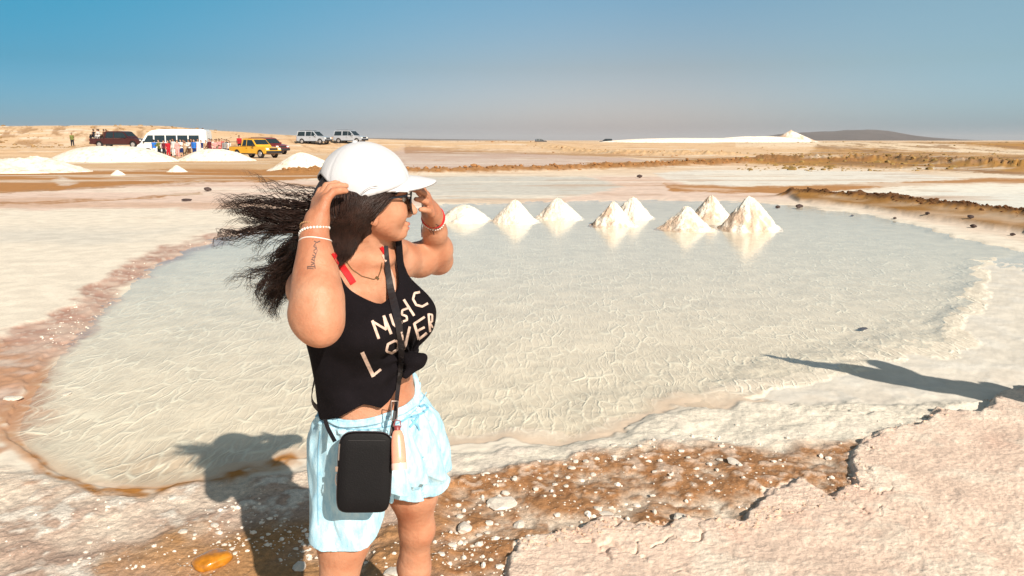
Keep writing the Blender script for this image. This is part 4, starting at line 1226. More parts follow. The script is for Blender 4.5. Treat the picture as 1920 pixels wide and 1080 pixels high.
for lx, ly, tp, lw_, lab in [(-3.0, .5, 'white', 'white', 'passenger in white at the tail of the maroon pickup'), (-2.75, -.5, 'black', 'black', 'passenger in black second from the maroon pickup tail'),
    (-2.25, -.3, 'white', 'grey', 'passenger in white top with grey trousers in the maroon pickup bed'), (-1.85, .4, 'maroon', 'black', 'passenger in maroon in the middle of the maroon pickup bed'),
    (-1.55, -.4, 'brown', 'black', 'passenger in brown just behind the maroon pickup cab')]:
    a, b_ = on_truck(lx, ly)
    far_person('sit' if lx > -2.9 else 'stand', a, b_, tz + (.80 if lx > -2.9 else .45), rad(120 + 60 * ly), tp, lw_, lab, PGp, s=.95)
yt = bpy.data.objects['pickup_truck']; a = yt.rotation_euler.z
far_person('sit', yt.location.x - 2.2 * math.cos(a), yt.location.y - 2.2 * math.sin(a), yt.location.z + .85, rad(200), 'red', 'black', 'passenger in red sitting in the bed of the yellow pickup', None, s=.95)
far_person('sit', yt.location.x - 1.2 * math.cos(a), yt.location.y - 1.2 * math.sin(a), yt.location.z + .60, rad(200), 'brown', 'black', 'passenger in brown low in the yellow pickup bed behind its cab', None, s=.9)

# ------------------------------------------------------------------ the woman in the foreground
def v3(*a): return np.array(a, dtype=np.float64)
def P(px, py, Y): return np.array(at(px, py, Y))
UP = v3(0, 0, 1)
def unit(v): v = np.asarray(v, dtype=np.float64); return v / np.linalg.norm(v)
FOOT = v3(-.36, 1.93, 0.0)
woman = empty('person', FOOT)
tag(woman, 'woman in white cap, black lettered tank top and pale blue shorts, both hands raised', 'person')
def skin_material():
    m = mat('skin', (.46, .19, .095), .50, .38, sss=.10)
    n, l = m.node_tree.nodes, m.node_tree.links; b = n['Principled BSDF']
    tc = n.new('ShaderNodeTexCoord')
    def noise(s_, d=4):
        t = n.new('ShaderNodeTexNoise'); t.inputs['Scale'].default_value = s_; t.inputs['Detail'].default_value = d
        l.new(tc.outputs['Object'], t.inputs['Vector']); return t
    cr = n.new('ShaderNodeValToRGB'); set_ramp(cr, [(.30, (.40, .150, .078)), (.50, (.48, .215, .122)), (.70, (.54, .275, .170))])
    l.new(noise(11, 6).outputs['Fac'], cr.inputs[0])
    vo = n.new('ShaderNodeTexVoronoi'); vo.inputs['Scale'].default_value = 70; l.new(tc.outputs['Object'], vo.inputs['Vector'])
    sp = n.new('ShaderNodeMapRange'); sp.inputs['From Min'].default_value = .05; sp.inputs['From Max'].default_value = .14; sp.inputs['To Min'].default_value = .5; sp.inputs['To Max'].default_value = 0
    l.new(vo.outputs['Distance'], sp.inputs['Value'])
    gate = n.new('ShaderNodeMath'); gate.operation = 'MULTIPLY'; l.new(sp.outputs[0], gate.inputs[0])
    gr = n.new('ShaderNodeMapRange'); gr.inputs['From Min'].default_value = .52; gr.inputs['From Max'].default_value = .60; l.new(noise(24, 1).outputs['Fac'], gr.inputs['Value']); l.new(gr.outputs[0], gate.inputs[1])
    mx = n.new('ShaderNodeMix'); mx.data_type = 'RGBA'; mx.inputs[7].default_value = (.26, .085, .04, 1)
    l.new(gate.outputs[0], mx.inputs[0]); l.new(cr.outputs[0], mx.inputs[6]); l.new(mx.outputs[2], b.inputs['Base Color'])
    n1_, n2_ = noise(70, 3), noise(420, 2)
    ad = n.new('ShaderNodeMath'); ad.operation = 'MULTIPLY_ADD'; l.new(n2_.outputs['Fac'], ad.inputs[0]); ad.inputs[1].default_value = .35; l.new(n1_.outputs['Fac'], ad.inputs[2])
    bp = n.new('ShaderNodeBump'); bp.inputs['Strength'].default_value = .34; bp.inputs['Distance'].default_value = .007
    l.new(ad.outputs[0], bp.inputs['Height']); l.new(bp.outputs[0], b.inputs['Normal'])
    rr = n.new('ShaderNodeMapRange'); rr.inputs['To Min'].default_value = .38; rr.inputs['To Max'].default_value = .66; l.new(n1_.outputs['Fac'], rr.inputs['Value']); l.new(rr.outputs[0], b.inputs['Roughness'])
    return m
skin_m = skin_material()
hair_m = mat('dark_hair', (.028, .012, .008), .5, .35, var=.5, vscale=60)
def bvh(V, Q): return BVHTree.FromPolygons([tuple(p) for p in V], [tuple(int(i) for i in q) for q in Q])
# frames
CF = unit((.81, -.59, 0)); CL = v3(.59, .81, 0)          # chest: front and her left
HF = unit((.66, -.75, 0)); HL = unit((.75, .66, 0))      # hips
hf = unit((.88, .47, .02)); hr = unit(np.cross(hf, UP)); hu = np.cross(hr, hf)   # head: front, her right (towards us), up
HC = v3(-.355, 1.85, 1.522)
def hp(f, r, u): return HC + hf * f + hr * r + hu * u

CH = v3(-.405, 1.905, 0)       # chest axis
def torso_axis(z):
    """centre of the trunk at height z"""
    zs = [.70, .85, 1.00, 1.20, 1.36, 1.42]
    xs = [-.362, -.366, -.378, -.398, -.398, -.392]; ys = [1.955, 1.95, 1.925, 1.905, 1.905, 1.90]
    return np.interp(z, zs, xs), np.interp(z, zs, ys)
def trunk(zk, ak, bk, fk, tilt=0.0):
    """elliptic cross-sections: heights, lateral radii, depth radii; fk: 0 hips frame .. 1 chest frame"""
    def fn(x, y, z):
        zz = z + 0 * x + 0 * y
        cx, cy = torso_axis(z); t = np.interp(z, zk, fk)
        Fx = HF[0] + (CF[0] - HF[0]) * t; Fy = HF[1] + (CF[1] - HF[1]) * t; n = np.sqrt(Fx ** 2 + Fy ** 2); Fx = Fx / n; Fy = Fy / n
        f = (x - cx) * Fx + (y - cy) * Fy; l = -(x - cx) * Fy + (y - cy) * Fx
        a = np.interp(z, zk, ak); b = np.interp(z, zk, bk)
        k0 = np.sqrt((l / a) ** 2 + (f / b) ** 2); k1 = np.sqrt((l / a ** 2) ** 2 + (f / b ** 2) ** 2) + 1e-6
        d = k0 * (k0 - 1) / k1
        return np.maximum(d, np.maximum(zk[0] - zz, zz - zk[-1]))
    return fn
RS = P(582, 542, 1.80); RE = P(600, 604, 1.57); RW = P(590, 436, 1.665)
LS = P(746, 486, 2.05); LE = P(822, 488, 2.24); LW = P(812, 408, 2.06)
def clav(l, f, z):
    cx, cy = torso_axis(z); return v3(cx, cy, z) + CL * l + CF * f

B = Field((-.68, 1.38, -.02), (-.06, 2.46, 1.68), .0034)
B.add((-.62, 1.7, .74), (-.15, 2.15, 1.40), trunk([.74, .80, .90, 1.0, 1.10, 1.22, 1.32, 1.39], [.146, .160, .155, .124, .130, .148, .142, .095], [.100, .115, .112, .092, .092, .102, .088, .055], [0, 0, .1, .5, .9, 1, 1, 1]), .02)
# shoulders, collar, neck
B.cone(clav(-.04, .01, 1.395), RS + v3(0, 0, .0), .048, .052, .05)
B.cone(clav(.04, .01, 1.395), LS, .048, .050, .05)
B.cone(hp(-.050, 0, -.05), clav(-.005, -.012, 1.385), .050, .058, .04)
B.cone(hp(-.040, .044, -.055), clav(.016, .062, 1.362), .012, .009, .018)
B.cone(hp(-.02, -.036, -.06), clav(.03, .070, 1.362), .011, .009, .020)
B.cone(clav(-.125, .040, 1.375), clav(.005, .078, 1.358), .011, .010, .020)
B.cone(clav(.125, .035, 1.375), clav(.03, .078, 1.358), .011, .010, .020)
# bust
BR = clav(-.075, .090, 1.205); BL = clav(.078, .086, 1.212)
for c in (BR, BL):
    B.ell(c, (CL, CF, UP), (.074, .070, .078), .035)
# seat and thighs
for s in (-1, 1):
    cx, cy = torso_axis(.84)
    B.ell(v3(cx, cy, .83) + HL * s * .075 - HF * .055, (HL, HF, UP), (.085, .085, .10), .04)
RH = v3(-.435, 1.905, .80); RK = v3(-.482, 1.865, .44); RA = v3(-.492, 1.93, .085)
LH = v3(-.300, 2.02, .83); LK = v3(-.292, 2.105, .492); LA = v3(-.296, 2.17, .085)
for H, K, A, s in ((RH, RK, RA, -1), (LH, LK, LA, 1)):
    fw = unit(HF + .1 * s * HL)
    B.cone(H, H * .45 + K * .55, .080, .071, .04)
    B.cone(H * .45 + K * .55, K, .070, .049, .04)
    B.ell(K + fw * .010, (np.cross(UP, fw), fw, UP), (.038, .042, .046), .03)
    B.ell(K + fw * .040 + v3(0, 0, .004), (np.cross(UP, fw), fw, UP), (.024, .016, .028), .018)
    M1 = K * .62 + A * .38 - fw * .022
    B.cone(K - fw * .004, M1, .046, .049, .03); B.cone(M1, A, .047, .032, .03)
    B.cone(A, A - v3(0, 0, .055), .034, .032, .02)
    B.cone(A - v3(0, 0, .05) - fw * .02, A - v3(0, 0, .062) + fw * .13, .030, .024, .02)
    for t in range(5):
        o = np.cross(UP, fw) * (t - 2) * .017
        B.cone(A - v3(0, 0, .066) + fw * .12 + o, A - v3(0, 0, .070) + fw * (.165 - .008 * t) + o, .0115, .0095, .004)
# navel hollow
cx, cy = torso_axis(.985)
# arms
def arm(S, E, W, ru, re, rw, bulge):
    mid = S * .5 + E * .5
    B.cone(S, mid, .045, ru, .04); B.cone(mid, E, ru, re, .03)
    q = E * .72 + W * .28 + bulge; q2 = E * .30 + W * .70
    B.cone(E, q, re, re * 1.02, .03); B.cone(q, q2, re * .98, rw * 1.22, .03); B.cone(q2, W, rw * 1.2, rw, .03)
arm(RS, RE, RW, .047, .045, .0245, v3(.004, -.006, 0))
arm(LS, LE, LW, .046, .038, .0240, v3(.003, .0, 0))
B.cone(P(590, 470, 1.650), P(592, 522, 1.628), .0305, .0415, .03); B.cone(P(592, 522, 1.628), P(588, 588, 1.592), .0415, .0530, .03)
B.cone(RE + v3(0, -.006, -.018), RE + v3(.004, -.01, -.020), .022, .020, .03)
B.cone(RE + v3(.002, -.010, -.026), RE + v3(.004, -.014, -.030), .014, .012, .012)
B.cone(RE + v3(.004, -.024, -.022), RE + v3(.006, -.030, -.026), .016, .012, .016)          # point of the elbow
def hand(W, d, n, lat, knuck, bends, thumb, size=1.0, spread=.10):
    """wrist, pointing direction, palm normal, direction to the thumb side"""
    d = unit(d); n = unit(n - d * np.dot(n, d)); lat = unit(lat - d * np.dot(lat, d) - n * np.dot(lat, n))
    offs = [.029, .010, -.010, -.028]; lens = [.068, .076, .071, .056]; pal = [.082, .086, .080, .072]
    tips = []
    B.cone(W - d * .01, W + d * .03, .026, .028, .02)
    for i in range(4):
        k = W + d * pal[i] * size + lat * offs[i] * size
        B.cone(W + d * .012 + lat * offs[i] * .5, k, .0165, .0112, .014)
        dd = unit(d + lat * spread * (1.5 - i)); p = k
        for j, (fr, r0, r1) in enumerate(((.45, .0100, .0089), (.31, .0087, .0080), (.24, .0078, .0066))):
            a = bends[i][j]; dd = unit(dd * math.cos(a) + n * math.sin(a)); 
            q = p + dd * lens[i] * fr * size
            B.cone(p, q, r0 * size, r1 * size, .0045 if j == 0 else .003)
            p = q
        tips.append((p, dd))
    t0 = W + d * .022 * size + lat * .018; p = t0; B.cone(t0, t0 + (lat * .020 + d * .014 + n * .006), .017, .014, .012)
    p = t0 + (lat * .020 + d * .014 + n * .006)
    for dv, L, r0, r1 in thumb:
        q = p + unit(d * dv[0] + n * dv[1] + lat * dv[2]) * L * size
        B.cone(p, q, r0, r1, .006); p = q
    tips.append((p, dd))
    return tips
# near hand: back of the hand towards us, fingers hooked over the back of the cap
r_tips = hand(RW, P(603, 372, 1.70) - RW, v3(.77, .64, .0), v3(-.64, .77, .0), None,
     [(.25, .75, .7), (.30, .85, .7), (.35, .9, .7), (.45, .9, .6)], [((.75, .55, .45), .034, .0115, .0100), ((.75, .75, .1), .028, .0100, .0082)], spread=.12)
# far hand: reaching up to the visor from behind, thumb under it
l_tips = hand(LW, P(800, 372, 1.975) - LW, v3(-.75, -.55, .15), v3(-.55, .75, .1), None,
     [(.15, .5, .5), (.12, .45, .5), (.12, .45, .45), (.15, .5, .4)], [((.8, .35, .6), .034, .0115, .0098), ((.9, .3, .1), .028, .0098, .008)], size=.94, spread=.10)
# head
B.ell(hp(-.008, 0, .018), (hf, hr, hu), (.094, .074, .097), .02)
B.ell(hp(.038, 0, -.034), (hf, hr, hu), (.056, .055, .068), .03)
for s in (-1, 1):
    B.cone(hp(-.004, s * .050, -.054), hp(.064, s * .012, -.095), .018, .013, .024)
    B.ell(hp(.056, s * .034, -.040), (hf, hr, hu), (.028, .024, .028), .020)
    B.ell(hp(-.014, s * .074, -.030), (unit(hf * .9 - hr * s * -.35), unit(hr * s + hf * .35), hu), (.017, .006, .030), .005)
    B.ell(hp(-.006, s * .083, -.028), (hf, hr, hu), (.008, .008, .014), .004, 's')
    B.ell(hp(-.010, s * .074, -.054), (hf, hr, hu), (.009, .006, .010), .006)
    B.ell(hp(.082, s * .031, -.004), (hf, hr, hu), (.012, .016, .012), .010, 's')
    B.ell(hp(.098, s * .013, -.047), (hf, hr, hu), (.011, .008, .009), .008)
B.ell(hp(.078, 0, -.096), (hf, hr, hu), (.018, .019, .015), .014)
B.ell(hp(.080, 0, .022), (hf, hr, hu), (.014, .052, .020), .020)
B.cone(hp(.090, 0, -.002), hp(.117, 0, -.041), .0080, .0105, .010)
B.ell(hp(.090, 0, -.072), (hf, hr, hu), (.012, .022, .0075), .008)
B.ell(hp(.088, 0, -.084), (hf, hr, hu), (.012, .019, .0080), .008)
B.ell(hp(.101, 0, -.078), (hf, hr, hu), (.006, .020, .0022), .003, 's')
bodyF = B.g.copy()
BV, BQ = B.mesh()
body = local_mesh('body', BV, BQ, FOOT, skin_m, woman)

# lips and eyes
lip_m = mat('lips', (.46, .13, .11), .35, .5); eye_m = mat('eyeball', (.75, .72, .68), .15, .6)
for s in (-1, 1):
    e = MB(); e.lathe([(0, -.011), (.006, -.009), (.0105, -.003), (.011, 0), (.0105, .003), (.006, .009), (0, .011)], 12, Matrix.Translation(hp(.076, s * .031, -.006) - FOOT))
    e.build('eye', eye_m, woman, smooth=True)

# ---------------- shirt
shirt_m = mat('black_jersey', (.0075, .0055, .007), .92, .12, var=.25, vscale=30, bump=.25, bscale=420)
S = Field((-.64, 1.68, .90), (-.12, 2.16, 1.46), .0026)
S.add((-.6, 1.72, .92), (-.15, 2.12, 1.44), trunk([.90, .96, 1.04, 1.12, 1.22, 1.33, 1.40], [.156, .158, .154, .160, .166, .154, .112], [.118, .118, .110, .108, .116, .104, .074], [.5, .5, .7, 1, 1, 1, 1]), .02)
S.cone(clav(-.04, .01, 1.395), RS, .061, .058, .05)
S.cone(clav(.04, .01, 1.395), LS, .061, .058, .05)
S.cone(hp(-.050, 0, -.05), clav(-.005, -.012, 1.385), .054, .068, .04)
for c in (BR, BL): S.ell(c, (CL, CF, UP), (.083, .082, .088), .05)
S.cone(BR + CF * .045, BL + CF * .045, .030, .030, .05)
x, y, z = [S.lo[k] + S.h * np.arange(S.n[k]) for k in range(3)]
X3, Y3, Z3 = np.meshgrid(x, y, z, indexing='ij')
X3 = X3.astype(np.float32); Y3 = Y3.astype(np.float32); Z3 = Z3.astype(np.float32)
ax_, ay_ = torso_axis(z); ax_ = ax_[None, None, :]; ay_ = ay_[None, None, :]
fr_ = (X3 - ax_) * CF[0] + (Y3 - ay_) * CF[1]; la_ = (X3 - ax_) * CL[0] + (Y3 - ay_) * CL[1]
# gathers drawn towards the knot on her left front
KN = P(784, 678, 1.835)
dk_ = np.sqrt((X3 - KN[0]) ** 2 + (Y3 - KN[1]) ** 2 + (Z3 - KN[2]) ** 2)
ang = np.arctan2(Z3 - KN[2], (X3 - KN[0]) + .4 * (Y3 - KN[1]))
fold = .0050 * np.sin(ang * 13 + 2 * np.sin(dk_ * 14)) * np.exp(-dk_ / .16) * np.clip(dk_ / .05, 0, 1)
fold += .0040 * np.sin(np.arctan2(la_, fr_) * 9 + Z3 * 16) * sstep(1.10, .95, Z3)
fold += .0028 * noise3(X3 * 16, Y3 * 16, Z3 * 9, 4).astype(np.float32)
S.g = S.g + fold.astype(np.float32)
# knotted cloth
S.ell(KN + v3(-.012, 0, .004), (CF, CL, UP), (.030, .026, .020), .03)
S.cone(KN, KN + v3(.014, -.004, .012), .015, .011, .012); S.cone(KN, KN + v3(-.030, -.02, -.030), .016, .009, .012)
outer = S.g; S_out = outer.copy()
shell = np.maximum(outer, -(outer + .0065))
def sub(d, cut, k=.004):
    hh = np.maximum(k - np.abs(d + cut), 0) / k
    return np.maximum(d, -cut) + hh * hh * k * .25
neckc = ((np.abs((la_ + .040) / np.where(la_ < -.04, .086, .098)) ** 2.7 + np.abs((Z3 - 1.43) / .160) ** 2.7) ** (1 / 2.7) - 1) * .09
shell = sub(shell, np.where(fr_ > -.02, neckc, (np.sqrt(((la_ + .02) / .100) ** 2 + ((Z3 - 1.43) / .10) ** 2) - 1) * .08))
for s in (-1, 1):
    lo_ = 1.160 if s < 0 else 1.20
    armc = (np.sqrt(((s * la_ - (.245 if s < 0 else .185)) / .098) ** 2 + ((Z3 - 1.345) / (1.345 - lo_)) ** 2) - 1) * .09
    shell = sub(shell, np.minimum(armc, np.maximum((.172 if s < 0 else .126) - s * la_, (1.20 if s < 0 else 1.27) - Z3)))
hem = np.interp(x, [-.60, -.52, -.46, -.42, -.375, -.335, -.312, -.29, -.26, -.2], [.944, .950, .972, .992, 1.008, 1.000, 1.022, 1.055, 1.075, 1.085])[:, None, None]
hem = hem + .006 * np.sin(la_ * 42) + np.clip((Y3 - 1.93) * .35, -.01, .08)
shell = np.maximum(shell, hem - Z3)
S.g = shell.astype(np.float32)
# keep the cloth clear of the skin
inner = B.sample
SV, SQ = S.mesh()
top = local_mesh('tank_top', SV, SQ, FOOT, shirt_m, woman)

# ---------------- shorts
def shorts_material():
    m = mat('washed_blue_linen', (.36, .60, .75), .85, .2, var=.16, vscale=14, bump=.2, bscale=260)
    n, l = m.node_tree.nodes, m.node_tree.links
    tc = n.new('ShaderNodeTexCoord'); mp = n.new('ShaderNodeMapping'); mp.inputs['Scale'].default_value = (1, 1, .35)
    l.new(tc.outputs['Object'], mp.inputs['Vector'])
    no = n.new('ShaderNodeTexNoise'); no.inputs['Scale'].default_value = 55; no.inputs['Detail'].default_value = 7; no.inputs['Roughness'].default_value = .7
    l.new(mp.outputs[0], no.inputs['Vector'])
    cr = n.new('ShaderNodeValToRGB'); set_ramp(cr, [(.34, (.28, .51, .66)), (.50, (.43, .65, .76)), (.68, (.58, .75, .82))])
    l.new(no.outputs['Fac'], cr.inputs[0]); l.new(cr.outputs[0], n['Principled BSDF'].inputs['Base Color'])
    return m
shorts_m = shorts_material()
Sh = Field((-.66, 1.66, .50), (-.12, 2.32, 1.10), .0030)
Sh.add((-.6, 1.7, .76), (-.15, 2.2, 1.08), trunk([.74, .80, .90, .98, 1.08], [.166, .174, .166, .142, .130], [.122, .128, .122, .106, .100], [0, 0, .1, .4, .5]), .02)
LT = unit(RK - RH)
Sh.cone(RH + v3(.004, 0, .01), RH + (RK - RH) * .66 + v3(.008, 0, 0), .096, .102, .045)
Sh.cone(LH + v3(0, 0, .01), LH + (LK - LH) * .60 + v3(.016, 0, 0), .096, .108, .045)
for s in (-1, 1):
    cx, cy = torso_axis(.84)
    Sh.ell(v3(cx, cy, .83) + HL * s * .075 - HF * .055, (HL, HF, UP), (.103, .103, .12), .04)
x, y, z = [Sh.lo[k] + Sh.h * np.arange(Sh.n[k]) for k in range(3)]
X3, Y3, Z3 = [q.astype(np.float32) for q in np.meshgrid(x, y, z, indexing='ij')]
ax_, ay_ = torso_axis(z); ax_ = ax_[None, None, :]; ay_ = ay_[None, None, :]
la_ = (X3 - ax_) * HL[0] + (Y3 - ay_) * HL[1]; fr_ = (X3 - ax_) * HF[0] + (Y3 - ay_) * HF[1]
wz = .986 + .10 * la_ - .016 * sstep(.0, .08, fr_) + .035 * sstep(.085, .135, la_)                                    # the waist, higher on her left
under = wz - Z3
an = np.arctan2(la_, fr_)
f_ = .0048 * np.sin(an * 26 + 3 * np.sin(Z3 * 30 + an * 3)) * np.exp(-np.clip(under - .030, 0, 1) / .05) * sstep(.018, .034, under)
f_ += .0035 * np.sin(under * 330) * sstep(.040, .030, under) * 1.0        # gathered waistband
f_ += .0100 * (1 - 1.6 * np.abs(np.sin(an * 3.5 + Z3 * 5 + 1.3)) ** .7) * sstep(.08, .28, under)
f_ += .0060 * noise3(X3 * 15, Y3 * 15, Z3 * 8, 12) + .0022 * noise3(X3 * 34, Y3 * 34, Z3 * 20, 13)
f_ += .007 * np.exp(-(la_ - .045 - .18 * under) ** 2 / .00012) * sstep(.03, .10, under) * (fr_ > 0)       # deep crease by the fly
f_ += .0085 * (1 - 2.0 * np.abs(np.sin(an * 5.5 + Z3 * 12 + .8 * noise3(X3 * 6, Y3 * 6, Z3 * 5, 77))) ** .55) * sstep(.03, .12, under) * sstep(-.06, .04, la_)
f_ += .0060 * np.abs(noise3(X3 * 20 + Z3 * 6, Y3 * 20, Z3 * 7, 78)) * sstep(.02, .08, under)
f_ = np.clip(f_ * 1.25, -.030, .0115)
Sh.g = Sh.g + f_.astype(np.float32)
outer = Sh.g; Sh_out = outer.copy()
shell = np.maximum(outer, -(outer + .0075))
shell = np.maximum(shell, -under)
hemz = np.where(la_ < 0.0, .568 + .0 * la_, .640)
side = sstep(-.03, .03, la_ + .02)
hemz = np.interp(la_, [-.2, -.11, -.06, -.02, .02, .06, .12, .2], [.606, .592, .622, .668, .672, .664, .662, .690]) + .006 * np.sin(an * 6)
hemz = hemz + np.where(fr_ > .0, .0, .0)
shell = np.maximum(shell, hemz - Z3)
Sh.g = shell.astype(np.float32)
HV, HQ = Sh.mesh()
shorts = local_mesh('shorts', HV, HQ, FOOT, shorts_m, woman)

# ---------------- surfaces to lay things on
# keep the skin clear of the cloth that covers it
def tuck(fld, out, keep, gap):
    sv = fld.g; fld.g = out
    lo = fld.lo + 2 * fld.h; hi = fld.lo + (fld.n - 3) * fld.h
    idx = np.where(((BV > lo) & (BV < hi)).all(1) & keep(BV))[0]
    for _ in range(2):
        p = BV[idx]; d = fld.sample(p); e = .004
        g = np.stack([fld.sample(p + e * np.eye(3)[k]) - fld.sample(p - e * np.eye(3)[k]) for k in range(3)], -1)
        g /= np.linalg.norm(g, axis=1)[:, None] + 1e-9
        BV[idx] = p - g * np.clip(d + gap, 0, .012)[:, None]
    fld.g = sv
def in_shorts(p):
    cx, cy = torso_axis(p[:, 2]); l = (p[:, 0] - cx) * HL[0] + (p[:, 1] - cy) * HL[1]
    return (p[:, 2] < .962 + .10 * l) & (p[:, 2] > .70) & (p[:, 0] > -.66)
tuck(Sh, Sh_out, in_shorts, .013)
body.data.vertices.foreach_set('co', (BV - FOOT).astype(np.float32).ravel()); body.data.update()
T_body, T_top, T_shorts = bvh(BV, BQ), bvh(SV, SQ), bvh(HV, HQ)
O = Vector((0, 0, CAM_Z))
def hit(px, py, trees, maxd=9):
    d = ray(px, py).normalized(); best = None
    for t in trees:
        loc, nrm, _, dist = t.ray_cast(O, d)
        if loc is not None and dist < maxd and (best is None or dist < best[2]): best = (loc, nrm, dist)
    return best
def lay_strip(name, pts, w, trees, m, parent, thick=.0012, lift=.0008, n=2, step=4.0, default=None, closed=False, ws=None, origin=None):
    """a flat band (tape, thread, print stroke) following the surface under it; pts in photo pixels"""
    L = [0]; 
    for a, b in zip(pts[:-1], pts[1:]): L.append(L[-1] + math.hypot(b[0] - a[0], b[1] - a[1]))
    k = max(2, int(L[-1] / step) + 1); ts = np.linspace(0, L[-1], k)
    xs = np.interp(ts, L, [p[0] for p in pts]); ys = np.interp(ts, L, [p[1] for p in pts])
    wl_ = np.interp(ts, L, ws) if ws else np.full(k, w)
    V, Fq = [], []; last = default
    for i in range(k):
        i0, i1 = max(i - 1, 0), min(i + 1, k - 1)
        dx, dy = xs[i1] - xs[i0], ys[i1] - ys[i0]; q = math.hypot(dx, dy) + 1e-9; nx, ny = -dy / q, dx / q
        row = []
        for j in range(n + 1):
            o = (j / n - .5) * wl_[i]
            h = hit(xs[i] + nx * o, ys[i] + ny * o, trees)
            if h is None:
                if last is None: h = (at(xs[i] + nx * o, ys[i] + ny * o, 1.85), Vector((0, -1, 0)), 0)
                else:
                    dd = ray(xs[i] + nx * o, ys[i] + ny * o).normalized(); h = (O + dd * last, -dd, last)
            else: last = h[2]
            row.append(h)
        av = sum((r[1] for r in row), Vector()).normalized()
        for r in row: V.append(r[0] + av * (lift + thick))
        for r in row: V.append(r[0] + av * lift)
    s = 2 * (n + 1)
    for i in range(k - 1):
        a, b = i * s, (i + 1) * s
        for j in range(n): Fq.append((a + j, a + j + 1, b + j + 1, b + j))
        Fq.append((a, b, b + n + 1, a + n + 1)); Fq.append((a + n, a + 2 * n + 1, b + 2 * n + 1, b + n))
    V = np.array([v[:] for v in V]); o_ = FOOT if origin is None else origin
    return V, np.array(Fq)
def strips(name, items, trees, m, parent, origin=None, **k):
    Vs, Fs, off = [], [], 0
    for pts, w in items:
        V, Fq = lay_strip(name, pts, w * (.64 if name == 'lettering' else 1), trees, m, parent, **k); Vs.append(V); Fs.append(Fq + off); off += len(V)
    return local_mesh(name, np.concatenate(Vs), np.concatenate(Fs), FOOT if origin is None else origin, m, parent, smooth=False)

# lettering on the top: MUSIC / LOVER, hand painted strokes, crossed by the bag strap
ink = mat('cream_print', (.62, .46, .38), .85, .1, var=.3, vscale=90)
letters = [
 ([(698, 601), (710, 635)], 8), ([(697, 602), (724, 618)], 6.5), ([(724, 618), (719, 592)], 6.5), ([(719, 592), (733, 626)], 8),            # M
 ([(731, 589), (737, 608), (744, 614), (752, 607), (745, 585)], 6.5),                                                                         # U
 ([(765, 578), (754, 582), (753, 590), (762, 593), (763, 600), (755, 603)], 6),                                                              # S
 ([(757, 562), (776, 592)], 7),                                                                                                               # I
 ([(787, 548), (777, 550), (774, 561), (780, 572), (791, 575), (802, 569)], 6.5),                                                             # C
 ([(679, 660), (700, 706)], 11), ([(698, 705), (714, 692)], 6.5),                                                                             # L
 ([(741, 638), (727, 645), (724, 658), (734, 662), (745, 655), (747, 643), (741, 638)], 6.5),                                                # O
 ([(752, 622), (759, 650)], 5), ([(768, 612), (758, 655)], 7),                                                                                # V
 ([(776, 606), (785, 636)], 7.5), ([(776, 607), (796, 594)], 6.5), ([(781, 621), (796, 613)], 6), ([(785, 636), (800, 624)], 6.5),          # E
 ([(803, 588), (806, 622)], 6), ([(803, 589), (810, 590), (810, 602), (805, 606)], 5), ([(806, 606), (811, 614)], 5),                         # R
]
strips('lettering', letters, [T_top], ink, top, step=2.0, thick=.0008, lift=.0004).location = (0, 0, 0)
# bikini straps
red_m = mat('red_fabric', (.55, .008, .012), .6, .3, var=.1, vscale=40)
strips('bikini_strap', [([(626, 474), (640, 497), (662, 531)], 12)], [T_body, T_top], red_m, woman, n=3, thick=.0022)
strips('bikini_strap', [([(713, 463), (719, 472), (726, 483)], 6)], [T_body, T_top], red_m, woman, n=2, thick=.0022)
tie_m = mat('pale_cord', (.55, .36, .28), .7, .3)
strips('bra_edge', [([(634, 488), (646, 507), (654, 520)], 2.5)], [T_body], tie_m, woman, thick=.002)
strips('bra_edge', [([(716, 478), (728, 500), (737, 524), (739, 545)], 4)], [T_body, T_top], tie_m, woman, thick=.002)
gold_m = mat('thin_gold', (.32, .18, .08), .3, .5, metal=.8)
strips('necklace', [([(646, 486), (660, 505), (678, 518), (700, 524), (708, 521), (713, 508), (716, 492)], 1.6)], [T_body, T_top], gold_m, woman, thick=.001, step=3)
strips('necklace_charm', [([(704, 519), (709, 524)], 4)], [T_body, T_top], gold_m, woman, thick=.002)
# forearm tattoos
tat = mat('tattoo_ink', (.13, .07, .055), .5, .4)
tl = [([(589, 452), (594, 455), (600, 452)], 2.2), ([(592, 456), (588, 462), (594, 466), (588, 470)], 2), ([(588, 472), (593, 477)], 2), ([(586, 478), (592, 482), (585, 484)], 2),
      ([(584, 486), (590, 489)], 2.2), ([(583, 491), (590, 494), (583, 497)], 2), ([(578, 500), (590, 500)], 2.4), ([(577, 503), (588, 504)], 1.6), ([(577, 499), (577, 505)], 1.8), ([(590, 496), (591, 504)], 1.8),
      ([(592, 460), (595, 470), (591, 480), (589, 492)], 1.2)]
strips('tattoo', tl, [T_body], tat, body, step=1.5, thick=.0002, lift=.00025)
tl2 = [([(806, 428), (811, 434), (817, 430), (822, 422)], 2), ([(803, 422), (808, 428), (815, 426)], 1.6), ([(812, 434), (814, 440)], 1.8), ([(817, 420), (825, 424), (820, 432)], 1.5), ([(804, 430), (809, 437)], 1.4)]
strips('tattoo', tl2, [T_body], tat, body, step=1.5, thick=.0002, lift=.00025)

